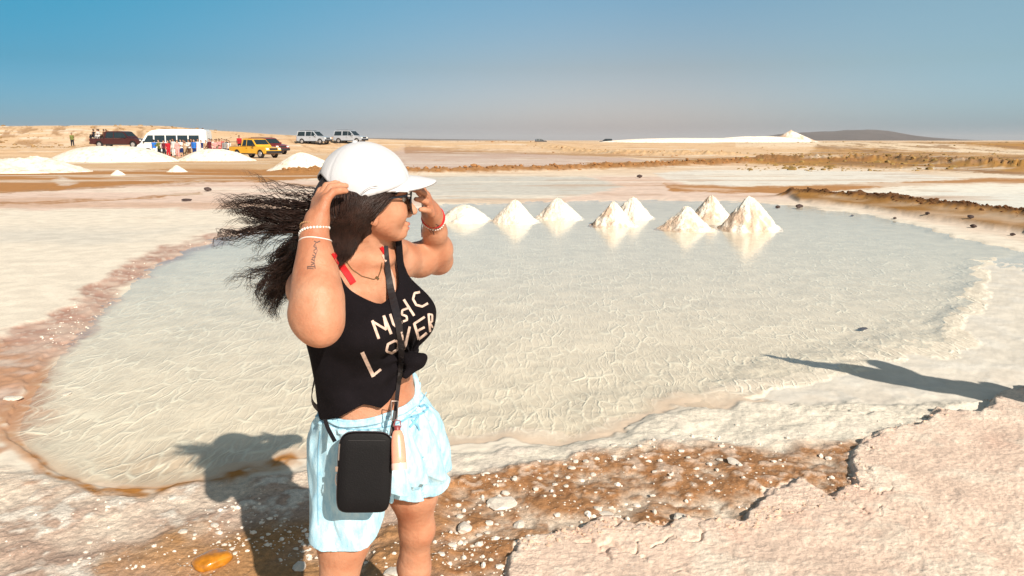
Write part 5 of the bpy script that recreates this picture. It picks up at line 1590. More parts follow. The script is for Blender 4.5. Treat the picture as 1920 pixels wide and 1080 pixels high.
# bracelets: rings round the limbs
def ring_pts(c, d, r, n=40, squash=1.0, wob=0):
    d = unit(d); a = unit(np.cross(d, v3(.3, .9, .1))); b = np.cross(d, a)
    return [c + (a * math.cos(t) + b * math.sin(t) * squash) * r + d * wob * math.sin(2 * t + 1) for t in np.linspace(0, 2 * math.pi, n, endpoint=False)]
bead_m = mat('white_beads', (.78, .72, .68), .3, .5); beadd_m = mat('dark_beads', (.10, .03, .03), .3, .5)
dR = RE - RW; dLw = LE - LW
def beads(name, c, d, r, br, n, m, wob=.004):
    mb = MB()
    for p in ring_pts(c, d, r, n, wob=wob):
        bmesh.ops.create_icosphere(mb.bm, subdivisions=1, radius=br, matrix=Matrix.Translation(Vector(p - FOOT)))
    return mb.build(name, m, woman, smooth=True)
def loop(name, c, d, r, tr_, m, wob=.003):
    mb = MB(); p = ring_pts(c, d, r, 40, wob=wob); p.append(p[0]); p.append(p[1])
    mb.tube([q - FOOT for q in p], tr_, 6, cap=False)
    return mb.build(name, m, woman, smooth=True)
beads('bead_bracelet', RW + unit(dR) * .000, dR + v3(.05, 0, 0), .033, .0034, 30, bead_m)
beads('bead_bracelet', RW - unit(dR) * .010, dR + v3(-.04, 0, 0), .031, .0022, 34, mat('amber_beads', (.42, .24, .12), .3, .5))
loop('thin_bangle', RW + unit(dR) * .024, dR, .0355, .0014, bead_m)
loop('red_wristband', LW + unit(dLw) * .002, dLw, .0285, .0050, red_m)
loop('red_wristband', LW - unit(dLw) * .008, dLw + v3(0, .02, .0), .0280, .0040, red_m)
beads('bead_bracelet', LW + unit(dLw) * .016, dLw, .0295, .0032, 28, bead_m)
mb = MB(); q0 = LW + v3(-.028, -.01, -.008) - FOOT
mb.tube([q0, q0 + v3(-.004, 0, -.02), q0 + v3(-.003, 0, -.045)], [.001, .0012, .0018], 5); mb.build('bracelet_cord', beadd_m, woman)

# ---------------- cap
cap_m = mat('white_cotton', (.56, .55, .57), .9, .15, var=.08, vscale=12, bump=.12, bscale=300)
tiltc = rad(9)
cf = hf * math.cos(tiltc) + hu * math.sin(tiltc); cu = np.cross(hr, cf); CC = hp(-.010, 0, .036)
def capp(f, r, u): return CC + cf * f + hr * r + cu * u
A_, Bc, Hh = .112, .092, .097
def cap_edge(t):
    """height of the lower edge by angle from the front"""
    b = abs((t + math.pi) % (2 * math.pi) - math.pi)
    arch_ = max(0, 1 - ((math.pi - b) / .70) ** 2)
    return -.022 + .006 * math.cos(b) + .070 * math.sqrt(arch_) if arch_ > 0 else -.022 + .006 * math.cos(b)
nt_, nv = 120, 30
V = []
for j in range(nv + 1):
    for i in range(nt_):
        t = 2 * math.pi * i / nt_; e = cap_edge(t)
        v = j / nv; u = e + (Hh - e) * math.sin(v * math.pi / 2) ** .92
        s = math.sqrt(max(0, 1 - (max(u, 0) / (Hh * 1.0)) ** 1.72)) if j < nv else .012
        s = max(s, .012)
        if u < 0: s = 1 + u * .25
        g = abs(((t + math.pi / 6) / (math.pi / 3)) % 1 - .5) * 2      # 1 at the seams
        g = max(0, (g - .93) / .07)
        rr_ = 1 - .022 * g + .006 * math.sin(t * 6 + 2) * (1 - v)
        wr = .0030 * math.sin(u * 120 + 2.5 * math.sin(t * 3)) * (1 - v) * (1 if abs(t - math.pi * 1.5) < 1.6 else .3)
        V.append(capp(math.cos(t) * (A_ * s * rr_ + wr), math.sin(t) * (Bc * s * rr_ + wr), u))
Fq = [(j * nt_ + i, j * nt_ + (i + 1) % nt_, (j + 1) * nt_ + (i + 1) % nt_, (j + 1) * nt_ + i) for j in range(nv) for i in range(nt_)]
cap = empty('cap', (0, 0, 0)); cap.parent = woman
def wloc(V): return np.asarray(V) - FOOT
T_cap = bvh(V, Fq)
crown = link_mesh('cap_crown', np_mesh('cap_crown', wloc(V), Fq), cap_m, cap)
md = crown.modifiers.new('thickness', 'SOLIDIFY'); md.thickness = .0022; md.offset = -1
MB().lathe([(0, .006), (.005, .005), (.007, .001), (.007, -.003)], 12, Matrix.Translation(capp(0, 0, Hh + .001) - FOOT)).build('cap_button', cap_m, cap, smooth=True)
sm = MB()
for k in range(6):
    t = math.pi / 6 + k * math.pi / 3 - math.pi / 6 + math.pi / 6
    i = int(round(t / (2 * math.pi) * nt_)) % nt_
    for o_ in (-1, 1):
        pts = [Vector(V[j * nt_ + (i + o_) % nt_] - FOOT) for j in range(2, nv - 3, 2)]
        sm.tube(pts, .0008, 4)
sm.build('seam_stitching', mat('stitch_thread', (.34, .33, .36), .8, .2), cap)
ey = MB()
for k in range(6):
    t = k * math.pi / 3 + math.pi / 3 * .0 + math.pi / 6 * 0
    i = int(round((t) / (2 * math.pi) * nt_)) % nt_; j = int(nv * .62)
    p = Vector(V[j * nt_ + i]); nrm = (p - Vector(capp(0, 0, 0))).normalized()
    Mx = Matrix.Translation(p - Vector(FOOT)) @ nrm.to_track_quat('Z', 'Y').to_matrix().to_4x4()
    ey.lathe([(.0045, -.001), (.0042, .0016), (.0022, .0016), (.0018, -.001)], 10, Mx)
ey.build('eyelets', mat('eyelet', (.66, .62, .62), .7, .2), cap)
# visor
V = []; nu, nw = 28, 10
for k, off in enumerate((0, -.0045)):
    for j in range(nw + 1):
        for i in range(nu + 1):
            t = (i / nu - .5) * rad(150)
            base = v3(A_ * 1.0 * math.cos(t), Bc * 1.0 * math.sin(t), 0)
            out = .074 * (math.cos(t * .93) ** .55) * (j / nw)
            f = base[0] + out; r = base[1] * (1 - .10 * j / nw)
            drop = -.003 + off - .20 * (r ** 2) / .09 - .24 * out - 1.6 * out ** 2
            V.append(capp(f - (.004 if j == 0 else 0), r, drop))
s = (nw + 1) * (nu + 1); Fq = []
for j in range(nw):
    for i in range(nu):
        a = j * (nu + 1) + i
        Fq.append((a, a + 1, a + nu + 2, a + nu + 1)); Fq.append((s + a, s + a + nu + 1, s + a + nu + 2, s + a + 1))
for i in range(nu):
    a = nw * (nu + 1) + i; Fq.append((a, a + 1, s + a + 1, s + a)); a = i; Fq.append((a, s + a, s + a + 1, a + 1))
for j in range(nw):
    a = j * (nu + 1); b = a + nu + 1; Fq.append((a, b, s + b, s + a)); a += nu; b += nu; Fq.append((a, s + a, s + b, b))
link_mesh('visor', np_mesh('visor', wloc(V), Fq), cap_m, cap)
# strap that closes the back, its tail sticking out
st = MB()
for t0, t1, uu in ((math.pi - .62, math.pi + .62, -.016),):
    prev = None
    for k in range(15):
        t = t0 + (t1 - t0) * k / 14
        a = capp(math.cos(t) * A_ * .995, math.sin(t) * Bc * .995, uu - .008); b = capp(math.cos(t) * A_ * .995, math.sin(t) * Bc * .995, uu + .008)
        cur = [Vector(a - FOOT), Vector(b - FOOT)]
        if prev: st.poly([prev[0], cur[0], cur[1], prev[1]])
        prev = cur
bmesh.ops.remove_doubles(st.bm, verts=st.bm.verts, dist=1e-5)
so = st.build('back_strap', cap_m, cap); md = so.modifiers.new('thickness', 'SOLIDIFY'); md.thickness = .002
q = [capp(-.085, .052, -.012) - FOOT, capp(-.075, .070, -.030) - FOOT, capp(-.065, .074, -.050) - FOOT]
tl_ = MB(); tl_.tube(q, [.005, .004, .003], 6); tl_.build('strap_tail', mat('strap_grey', (.55, .50, .54), .7, .3), cap, smooth=True)

# ---------------- sunglasses
gl_m = mat('black_acetate', (.012, .010, .010), .12, .6); lens_m = mat('dark_lens', (.008, .007, .007), .05, .7)
sg = empty('sunglasses', (0, 0, 0)); sg.parent = woman
def W(p): return Vector(p - FOOT)
for s in (-1, 1):
    # lens: rounded, wrapping slightly
    mb = MB(); ring1, ring0 = [], []
    for k in range(20):
        a = 2 * math.pi * k / 20; ca, sa = math.cos(a), math.sin(a)
        rr_ = s * .034 + .027 * math.copysign(abs(ca) ** .75, ca); uu = -.015 + .028 * math.copysign(abs(sa) ** .8, sa)
        ff_ = .106 - 5.0 * rr_ ** 2
        ring1.append(mb.bm.verts.new(W(hp(ff_ + .0015, rr_, uu)))); ring0.append(mb.bm.verts.new(W(hp(ff_ - .0015, rr_, uu))))
    mb.bm.faces.new(ring1); mb.bm.faces.new(ring0[::-1])
    for k in range(20): mb.bm.faces.new((ring1[k], ring1[(k + 1) % 20], ring0[(k + 1) % 20], ring0[k]))
    mb.build('lens', lens_m, sg)
    fr_pts = [W(hp(.107 - 5.0 * (s * .034 + .028 * math.cos(a)) ** 2, s * .034 + .028 * math.cos(a), -.015 + .029 * math.sin(a))) for a in np.linspace(0, 2 * math.pi, 25)]
    MB().tube(fr_pts, .0024, 6).build('rim', gl_m, sg, smooth=True)
    MB().tube([W(hp(.088, s * .062, .004)), W(hp(.070, s * .073, .004)), W(hp(.02, s * .079, .000)), W(hp(-.02, s * .080, -.004)), W(hp(-.036, s * .076, -.020))], [.0035, .0034, .0026, .0024, .0022], 6).build('temple', gl_m, sg, smooth=True)
    MB().box(W(hp(.080, s * .0715, .004)), (.006, .004, .004)).build('hinge', mat('hinge_metal', (.7, .6, .55), .3, .5, metal=.6), sg)
MB().tube([W(hp(.104, -.008, -.002)), W(hp(.107, 0, .001)), W(hp(.104, .008, -.002))], .0022, 6).build('bridge', gl_m, sg, smooth=True)
# lips follow the mouth
lp = MB()
for dz, w_, r_ in ((-.0715, .019, .0050), (-.0835, .016, .0056)):
    pts = [W(hp(.1000 - 14 * q ** 2 - (.002 if dz < -.08 else 0), q, dz + (.0 if dz < -.08 else -.10 * abs(q)))) for q in np.linspace(-w_, w_, 9)]
    lp.tube(pts, [.0012, .003, .004, r_ * .9, r_ * .85, r_ * .9, .004, .003, .0012], 8)
lp.build('lips', lip_m, woman, smooth=True)

# ---------------- hair
Hf = Field((-.66, 1.66, 1.24), (-.22, 2.10, 1.66), .0034)
Hf.ell(hp(-.014, 0, .012), (hf, hr, hu), (.101, .084, .104), .02)
Hf.cone(hp(-.060, .020, -.020), np.array(P(650, 432, 1.84)), .066, .050, .04)
Hf.cone(hp(-.085, .0, -.02), np.array(P(618, 448, 1.88)), .050, .044, .04)
Hf.cone(P(640, 440, 1.87), P(560, 500, 1.97), .045, .030, .04)
Hf.cone(P(600, 430, 1.88), P(540, 470, 1.96), .032, .020, .04)
Hf.cone(P(652, 425, 1.80), P(640, 462, 1.785), .036, .028, .03)
Hf.cone(P(640, 462, 1.785), P(634, 490, 1.765), .026, .014, .03)
Hf.cone(P(560, 500, 1.97), P(508, 560, 2.00), .028, .010, .03)
x, y, z = [Hf.lo[k] + Hf.h * np.arange(Hf.n[k]) for k in range(3)]
X3, Y3, Z3 = [q.astype(np.float32) for q in np.meshgrid(x, y, z, indexing='ij')]
hF = (X3 - HC[0]) * hf[0] + (Y3 - HC[1]) * hf[1] + (Z3 - HC[2]) * hf[2]
hU = (X3 - HC[0]) * hu[0] + (Y3 - HC[1]) * hu[1] + (Z3 - HC[2]) * hu[2]
hR = (X3 - HC[0]) * hr[0] + (Y3 - HC[1]) * hr[1] + (Z3 - HC[2]) * hr[2]
face = hF - (.030 + 1.25 * (hU + .004)) + .010 * np.sin(hU * 60)
face = np.where(hU > .03, hF - .075, face)
face = np.where(hU < -.035, hF + .016 + .35 * (hU + .035), face)
g = Hf.g + .004 * noise3(X3 * 22, Y3 * 22, Z3 * 14, 3).astype(np.float32)
g = np.maximum(g, face * .6)
g = np.maximum(g, (hU - .105) * 1.0)
Hf.g = g.astype(np.float32)
MV, MQ = Hf.mesh()
hair_mass_m = mat('combed_hair', (.022, .009, .007), .5, .35)
_n, _l = hair_mass_m.node_tree.nodes, hair_mass_m.node_tree.links
_tc = _n.new('ShaderNodeTexCoord'); _mp = _n.new('ShaderNodeMapping'); _mp.inputs['Rotation'].default_value = (0, rad(-28), rad(30)); _mp.inputs['Scale'].default_value = (1, 1, .07)
_l.new(_tc.outputs['Object'], _mp.inputs['Vector'])
_no = _n.new('ShaderNodeTexNoise'); _no.inputs['Scale'].default_value = 240; _no.inputs['Detail'].default_value = 4; _no.inputs['Distortion'].default_value = .6; _l.new(_mp.outputs[0], _no.inputs['Vector'])
_bp = _n.new('ShaderNodeBump'); _bp.inputs['Strength'].default_value = .9; _bp.inputs['Distance'].default_value = .012; _l.new(_no.outputs['Fac'], _bp.inputs['Height']); _l.new(_bp.outputs[0], _n['Principled BSDF'].inputs['Normal'])
_cr = _n.new('ShaderNodeValToRGB'); set_ramp(_cr, [(.35, (.008, .003, .003)), (.65, (.045, .019, .012))]); _l.new(_no.outputs['Fac'], _cr.inputs[0]); _l.new(_cr.outputs[0], _n['Principled BSDF'].inputs['Base Color'])
hair = local_mesh('hair', MV, MQ, FOOT, hair_mass_m, woman)
T_hair = bvh(MV, MQ)

r_ = np.random.default_rng(5)
def catmull(C, n):
    C = np.array(C); C = np.concatenate([[2 * C[0] - C[1]], C, [2 * C[-1] - C[-2]]])
    out = []
    m = len(C) - 3
    for t in np.linspace(0, m - 1e-6, n):
        i = int(t); f = t - i; p0, p1, p2, p3 = C[i:i + 4]
        out.append(.5 * ((2 * p1) + (-p0 + p2) * f + (2 * p0 - 5 * p1 + 4 * p2 - p3) * f * f + (-p0 + 3 * p1 - 3 * p2 + p3) * f ** 3))
    return np.array(out)
SV_, SF_ = [], []; soff = 0
def strand(C, r0, n=18, wave=.004, freq=3.0, taper=1.2, ph0=None):
    global soff
    p = catmull(C, n); t = np.linspace(0, 1, n)[:, None]
    ph = ph0 + .45 * r_.standard_normal(3) if ph0 is not None else r_.random(3) * 6.28
    fr = freq * (1 + (.06 if ph0 is not None else .4) * r_.standard_normal())
    p = p + wave * t ** .8 * np.stack([np.sin(6.28 * fr * t[:, 0] + ph[0]) * .4, np.sin(6.28 * fr * t[:, 0] + ph[1]), np.sin(6.28 * fr * t[:, 0] + ph[2])], -1)
    tg = np.gradient(p, axis=0); tg /= np.linalg.norm(tg, axis=1)[:, None] + 1e-9
    a = np.cross(tg, v3(.1, 1, .2)); a /= np.linalg.norm(a, axis=1)[:, None] + 1e-9; b = np.cross(tg, a)
    rr = r0 * (1 - t ** taper * .88)
    ring = np.stack([p + rr * (a * math.cos(q) + b * math.sin(q)) for q in (0, 2.094, 4.189)], 1).reshape(-1, 3)
    i = np.arange(n - 1)[:, None] * 3; k = np.arange(3)[None, :]
    q = np.stack([i + k, i + (k + 1) % 3, i + 3 + (k + 1) % 3, i + 3 + k], -1).reshape(-1, 4)
    SV_.append(ring); SF_.append(q + soff); soff += len(ring)
def lock(C, n, spread0, spread1, r0=.0009, wave=.004, freq=3.0, jit=.006, pts=18, shorten=.25):
    """a lock: strands sharing a path, fanning out toward the tip"""
    C = np.array(C); ph0 = r_.random(3) * 6.28; freq = freq * (.8 + .5 * r_.random())
    for _ in range(n):
        k = np.linspace(0, 1, len(C))[:, None]
        off = r_.standard_normal(3) * v3(1, .8, 1)
        D = C + off * (spread0 * (1 - k) + spread1 * k) + r_.standard_normal(C.shape) * jit * k
        if r_.random() < .6:
            cut = 1 - shorten * r_.random(); m = catmull(D, 24)[:max(4, int(24 * cut))]; D = m[::max(1, len(m) // 5)]
        strand(D, r0 * (.7 + .6 * r_.random()), pts, wave, freq, ph0=ph0)
# main fall behind the raised forearm
for k in range(44):
    t = r_.random(); u_ = r_.standard_normal()
    A0 = P(640 + 26 * u_, 395 + 40 * t, 1.86 + .03 * r_.standard_normal())
    A1 = P(590 + 14 * u_, 425 + 30 * t, 1.90); A2 = P(548 + 14 * r_.standard_normal(), 470 + 22 * t + 8 * u_, 1.95)
    e = r_.random()
    A3 = P(520 + 18 * r_.standard_normal(), 525 + 14 * r_.standard_normal(), 1.98); A4 = P(506 + 17 * r_.standard_normal() - 18 * e, 585 - 34 * e + 8 * r_.standard_normal(), 2.0)
    lock([A0, A1, A2, A3, A4], 24, .008, .0035, .0013, .0075, 4.6, jit=.003, pts=38)
# wisps flung out to the left by the wind
wisps = [
 ([(618, 360), (560, 352), (505, 342), (452, 318)], 4, .0006), ([(615, 368), (560, 372), (500, 350), (470, 330)], 5, .0007),
 ([(610, 385), (560, 385), (500, 378), (440, 378), (405, 392)], 16, .0009), ([(612, 392), (560, 392), (505, 388), (450, 386), (404, 386)], 22, .0009),
 ([(606, 400), (550, 398), (490, 396), (440, 388), (412, 380)], 22, .0009), ([(604, 408), (545, 410), (490, 402), (445, 398)], 24, .0009),
 ([(600, 414), (540, 420), (490, 414), (450, 408), (425, 412)], 22, .0009), ([(600, 420), (545, 424), (500, 424), (460, 410)], 20, .0009),
 ([(600, 426), (545, 428), (495, 424), (455, 432), (425, 438), (408, 446)], 18, .0009), ([(598, 430), (540, 430), (490, 428), (450, 438), (412, 436), (410, 448), (432, 446)], 12, .0008),
 ([(596, 434), (545, 438), (505, 445), (485, 468), (470, 482)], 10, .0008), ([(594, 440), (540, 455), (505, 478), (455, 488)], 8, .0007),
 ([(590, 448), (540, 478), (505, 500), (460, 508), (425, 528)], 10, .0008), ([(588, 458), (538, 495), (500, 512), (450, 520), (424, 530)], 6, .0007),
 ([(590, 455), (530, 510), (495, 535), (470, 545)], 8, .0008), ([(585, 470), (525, 530), (490, 550), (475, 575)], 8, .0008), ([(580, 480), (530, 545), (510, 580), (520, 596)], 12, .0009),
 ([(608, 378), (565, 372), (525, 372), (470, 362)], 6, .0007), ([(612, 388), (555, 402), (520, 430), (480, 446), (440, 452)], 10, .0008),
 ([(604, 404), (560, 414), (520, 404), (470, 404), (432, 402)], 18, .0008),
]
for pts, n, r0 in wisps:
    for rep in range(4):
        jx, jy = r_.standard_normal(2) * 8
        C = [P(px + jx * (i / len(pts)), py + jy * (i / len(pts) + .3), 1.85 + .05 * i / len(pts) + .012 * r_.standard_normal()) for i, (px, py) in enumerate(pts)]
        lock(C, n // 2 + 1, .0035, .0022, r0 * 1.35, .0062, 4.6, .0012, 48, .35)
# hair combed back over the side of the head, below the cap
for k in range(900):
    t = r_.random()
    sgn = 1
    f0 = .062 - .16 * t; u0 = .030 - .055 * t * .4 + .006 * r_.standard_normal()
    rr0 = .084 * math.sqrt(max(.05, 1 - ((f0 + .014) / .103) ** 2))
    A0 = hp(f0, rr0 * 1.0, u0)
    f1 = -.035 - .06 * t; A1 = hp(f1 + .02, .086 - .02 * t, -.010 - .03 * r_.random())
    A2 = P(668 - 46 * t + 6 * r_.standard_normal(), 425 + 8 * r_.standard_normal(), 1.805 - .0 * t)
    A3 = P(640 - 40 * t + 8 * r_.standard_normal(), 462 + 8 * r_.standard_normal(), 1.85)
    lock([A0, A1, A2, A3], 2, .003, .006, .0012, .006, 2.2, .003, 18)
# strands following the visible hair surface, from the cap rim back and down
for k in range(1300):
    t = r_.random(); x0 = 738 - 98 * t; y0 = 350 + 28 * t + 6 * r_.random()
    e = r_.random()
    x1 = 702 - 66 * t + 8 * e; y1 = 382 + 20 * t + 8 * e; x2 = 688 - 64 * t; y2 = 418 + 12 * e; x3 = 662 - 42 * t + 5 * r_.standard_normal(); y3 = 460 + 32 * e
    q = catmull([(x0, y0, 0), (x1, y1, 0), (x2, y2, 0), (x3, y3, 0)], 10)
    C = []
    for a_, b_2, _ in q:
        h_ = T_hair.ray_cast(O, ray(a_, b_2).normalized())
        if h_[0] is None: continue
        C.append(np.array(h_[0]) + np.array(h_[1]) * (.0012 + .0022 * r_.random()))
    if len(C) > 4: strand(C, .0013 * (.6 + .7 * r_.random()), 20, .0022, 2.2, taper=2.5)
# loose hairs over the temple and along the cap rim
for k in range(26):
    a = r_.random()
    lock([hp(.060 - .02 * a, .060, .030), hp(.03, .078, .018 - .02 * a), hp(-.01, .086, -.002 - .02 * a), hp(-.05, .082, -.03)], 1, .003, .004, .0007, .003, 2, .003, 12)
for pts in ([(668, 372), (680, 360), (694, 351), (710, 349), (728, 353), (738, 356)],):
    C = []
    for a, b in pts:
        h_ = T_cap.ray_cast(O, ray(a, b).normalized())
        if h_[0] is not None: C.append(np.array(h_[0]) - unit(np.array(ray(a, b))) * .002)
    if len(C) > 3:
        strand(C, .0010, 24, .0, 1); strand([c + v3(0, -.001, -.004) for c in C[:-1]], .0009, 24, .0, 1)
local_mesh('hair_strands', np.concatenate(SV_), np.concatenate(SF_), FOOT, hair_m, hair)

# ---------------- crossbody bag
bag_m = mat('black_nylon', (.0025, .0015, .002), .62, .18, var=.2, vscale=30, bump=.10, bscale=300)
strap_m = mat('black_webbing', (.016, .012, .013), .55, .4, var=.2, vscale=90)
metal_m = mat('bag_metal', (.55, .42, .36), .3, .5, metal=.8)
BG = np.array(at(684, 884, 1.725)); bag = empty('crossbody_bag', BG)
tag(bag, 'small black crossbody bag hanging at the woman\'s hip on a long strap', 'bag')
bU = unit(P(676, 812, 1.745) - P(690, 952, 1.705)); bR = unit(P(733, 884, 1.735) - P(637, 884, 1.715)); bN = unit(np.cross(bR, bU)); bU = np.cross(bN, bR)
if bN[1] > 0: bN = -bN
bw, bh, bt = .0655, .0985, .017
def bagp(u, v, w): return Vector(bR * u + bU * v + bN * w)
mb = MB(); n_ = 64; rings = []
for w_, sc in ((-bt, .90), (-bt * .9, .965), (-bt * .55, 1.0), (bt * .55, 1.0), (bt * .88, .97), (bt, .90), (bt * 1.04, .60), (bt * 1.05, .2)):
    ring = []
    for k in range(n_):
        a = 2 * math.pi * k / n_; ca, sa = math.cos(a), math.sin(a)
        e = .42 if sa > 0 else .26
        u = bw * math.copysign(abs(ca) ** e, ca) * (1 + .05 * sa); v = bh * math.copysign(abs(sa) ** e, sa)
        rings_p = bagp(u * sc, v * sc, w_); ring.append(mb.bm.verts.new(rings_p))
    rings.append(ring)
for a, b in zip(rings[:-1], rings[1:]):
    for k in range(n_): mb.bm.faces.new((a[k], a[(k + 1) % n_], b[(k + 1) % n_], b[k]))
mb.bm.faces.new(rings[0][::-1]); mb.bm.faces.new(rings[-1])
mb.build('pouch', bag_m, bag, smooth=True)
zp = []
for a in np.linspace(-.15, math.pi + .9, 50):
    ca, sa = math.cos(a), math.sin(a); e = .42 if sa > 0 else .26
    zp.append(bagp(bw * 1.0 * math.copysign(abs(ca) ** e, ca) * (1 + .05 * sa), bh * math.copysign(abs(sa) ** e, sa), bt * .35))
MB().tube(zp, .0016, 6).build('zipper', mat('zip_teeth', (.10, .08, .09), .4, .5), bag, smooth=True)
MB().tube([bagp(bw * v, q, bt * .9) for v, q in ((-.97, .07), (-.98, .03))], .002, 5).build('zip_end', metal_m, bag)
MB().box(bagp(-bw * 1.03, .008, bt * .5), (.007, .004, .014), bevel=.001).build('zip_pull', metal_m, bag)
MB().tube([bagp(-bw * 1.04, -.004, bt * .5), bagp(-bw * 1.07, -.018, bt * .5), bagp(-bw * 1.02, -.032, bt * .55)], .0016, 5).build('pull_cord', metal_m, bag)
MB().box(bagp(.002, bh * .80, bt * 1.03), (.09, .003, .0015), rot=Matrix([tuple(bR), tuple(bN), tuple(bU)]).transposed()).build('front_seam', strap_m, bag)
def free_strap(name, ctrl, w, trees, m, parent, origin, gap=.004, k=46, tw=None):
    """band through control points (px, py, distance or None=on the surface)"""
    L = [0]
    for a, b in zip(ctrl[:-1], ctrl[1:]): L.append(L[-1] + math.hypot(b[0] - a[0], b[1] - a[1]))
    anc = [(l, (hit(c[0], c[1], trees)[2] - gap) if c[2] is None else c[2]) for l, c in zip(L, ctrl)]
    ts = np.linspace(0, L[-1], k); xs = np.interp(ts, L, [c[0] for c in ctrl]); ys = np.interp(ts, L, [c[1] for c in ctrl])
    ker = np.ones(5) / 5
    xs[2:-2] = np.convolve(xs, ker, 'valid'); ys[2:-2] = np.convolve(ys, ker, 'valid')
    V = []; Fq = []; DD = []; NN = []; WW = []
    for i in range(k):
        i0, i1 = max(i - 1, 0), min(i + 1, k - 1); dx, dy = xs[i1] - xs[i0], ys[i1] - ys[i0]; q = math.hypot(dx, dy); nx, ny = -dy / q, dx / q
        NN.append((nx, ny)); dmin = float(np.interp(ts[i], [a[0] for a in anc], [a[1] for a in anc]))
        row = []
        wi = w * (float(np.interp(ts[i] / L[-1], [0, .12, .30, .50, .68, 1], [.6, .8, 1.15, .95, .62, .6])) if w > 10 else 1); WW.append(wi)
        for o in (-wi / 2, wi / 2):
            h = hit(xs[i] + nx * o, ys[i] + ny * o, trees)
            d = min(dmin, h[2] - gap) if h else dmin
            row.append(d)
        DD.append(row)
    DD = np.array(DD); DS = DD.copy()
    for _ in range(3): DS[1:-1] = np.minimum(DS[1:-1], (DS[:-2] + DS[2:]) / 2 )
    DS[2:-2] = np.minimum(DD[2:-2], (DS[:-4] + DS[1:-3] + DS[2:-2] + DS[3:-1] + DS[4:]) / 5)
    for i in range(k):
        nx, ny = NN[i]; wi = WW[i]
        for o, d in zip((-wi / 2, wi / 2), DS[i]):
            rd_ = ray(xs[i] + nx * o, ys[i] + ny * o).normalized(); V.append(O + rd_ * d)
        for o, d in zip((-wi / 2, wi / 2), DS[i]):
            rd_ = ray(xs[i] + nx * o, ys[i] + ny * o).normalized(); V.append(O + rd_ * (d + .0022))
    for i in range(k - 1):
        a, b = i * 4, i * 4 + 4
        Fq += [(a, a + 1, b + 1, b), (a + 3, a + 2, b + 2, b + 3), (a, b, b + 2, a + 2), (a + 1, a + 3, b + 3, b + 1)]
    return local_mesh(name, np.array([v[:] for v in V]), np.array(Fq), origin, m, parent, smooth=False)
bagtop = (Vector(BG) + bagp(.052, bh * .93, .008) - O).length
stp = free_strap('strap', [(724, 461, None), (725, 480, None), (727, 505, None), (733, 545, None), (746, 598, None), (753, 645, None), (752, 690, None), (746, 730, None), (742, 770, bagtop + .004), (733, 818, bagtop)], 13, [T_top, T_body, T_shorts], strap_m, bag, BG)
MB().tube([Vector(hit(737, 782, [T_shorts])[0]) * 0 + (O + ray(x_, y_).normalized() * (bagtop - .006) - Vector(BG)) for x_, y_ in ((734, 752), (747, 752), (744, 790), (733, 788), (734, 752))], .0016, 5).build('buckle', metal_m, bag)
free_strap('strap', [(606, 772, None), (613, 800, None), (628, 828, (Vector(BG) + bagp(-.055, bh * .75, .0) - O).length)], 8, [T_shorts], strap_m, bag, BG, k=14)
# the rest of the strap: over her left shoulder and down her back
bk = [np.array(hit(724, 461, [T_top, T_body])[0])] + [clav(l, f, z) for l, f, z in ((.085, -.01, 1.448), (.075, -.075, 1.40), (.04, -.122, 1.30), (-.01, -.128, 1.18), (-.07, -.124, 1.06), (-.125, -.10, .99))] + [np.array(hit(604, 776, [T_shorts])[0]) + v3(-.012, .02, 0)]
bp_ = catmull(bk, 40); mb = MB(); prev = None
for i in range(40):
    tgt = unit(bp_[min(i + 1, 39)] - bp_[max(i - 1, 0)]); cx, cy = torso_axis(bp_[i][2]); out = unit(v3(bp_[i][0] - cx, bp_[i][1] - cy, .02)); sd = unit(np.cross(tgt, out)) * .009
    cur = [Vector(bp_[i] - sd - BG), Vector(bp_[i] + sd - BG)]
    if prev: mb.poly([prev[0], prev[1], cur[1], cur[0]])
    prev = cur
bmesh.ops.remove_doubles(mb.bm, verts=mb.bm.verts, dist=1e-5)
so = mb.build('strap', strap_m, bag); md = so.modifiers.new('thickness', 'SOLIDIFY'); md.thickness = .002

# ---------------- pink bottle on the strap
db = bagtop - .012
def bt_(px, py, dd=0): return O + ray(px, py).normalized() * (db + dd)
BT = bt_(749, 878); bottle = empty('pink_bottle', BT)
tag(bottle, 'small peach pink bottle dangling from the bag strap by a loop', 'bottle')
ax = (bt_(745, 806) - BT); Lb = ax.length; Mq = ax.to_track_quat('Z', 'Y').to_matrix().to_4x4()
pink_m = mat('peach_plastic', (.80, .33, .22), .32, .5, var=.08, vscale=40, coat=.3, sss=.1)
pinkt_m = mat('pale_pink_plastic', (.82, .52, .44), .3, .5, coat=.4)
b_ = MB(); b_.lathe([(0, -.001), (.015, 0), (.0185, .004), (.0182, Lb * .30), (.0172, Lb * .62), (.0150, Lb * .84), (.0115, Lb * .95), (.0075, Lb)], 24, Mq, 1, .7); b_.build('flask', pink_m, bottle, smooth=True)
b_ = MB(); b_.lathe([(.0190, -.004), (.0193, .010), (.0186, .013), (.0, .0131)], 24, Mq, 1, .72); b_.build('bottle_base', pinkt_m, bottle, smooth=True)
b_ = MB(); b_.lathe([(.0078, Lb - .001), (.0082, Lb + .008), (.006, Lb + .011), (0, Lb + .011)], 16, Mq); b_.build('bottle_cap', mat('dark_red_cap', (.25, .05, .05), .4, .4), bottle, smooth=True)
MB().tube([bt_(a, b, -.002) - BT for a, b in ((742, 806), (738, 796), (742, 787), (750, 789), (752, 799), (747, 808))], .0016, 6).build('hanging_loop', mat('loop_rubber', (.28, .06, .06), .5, .3), bottle)

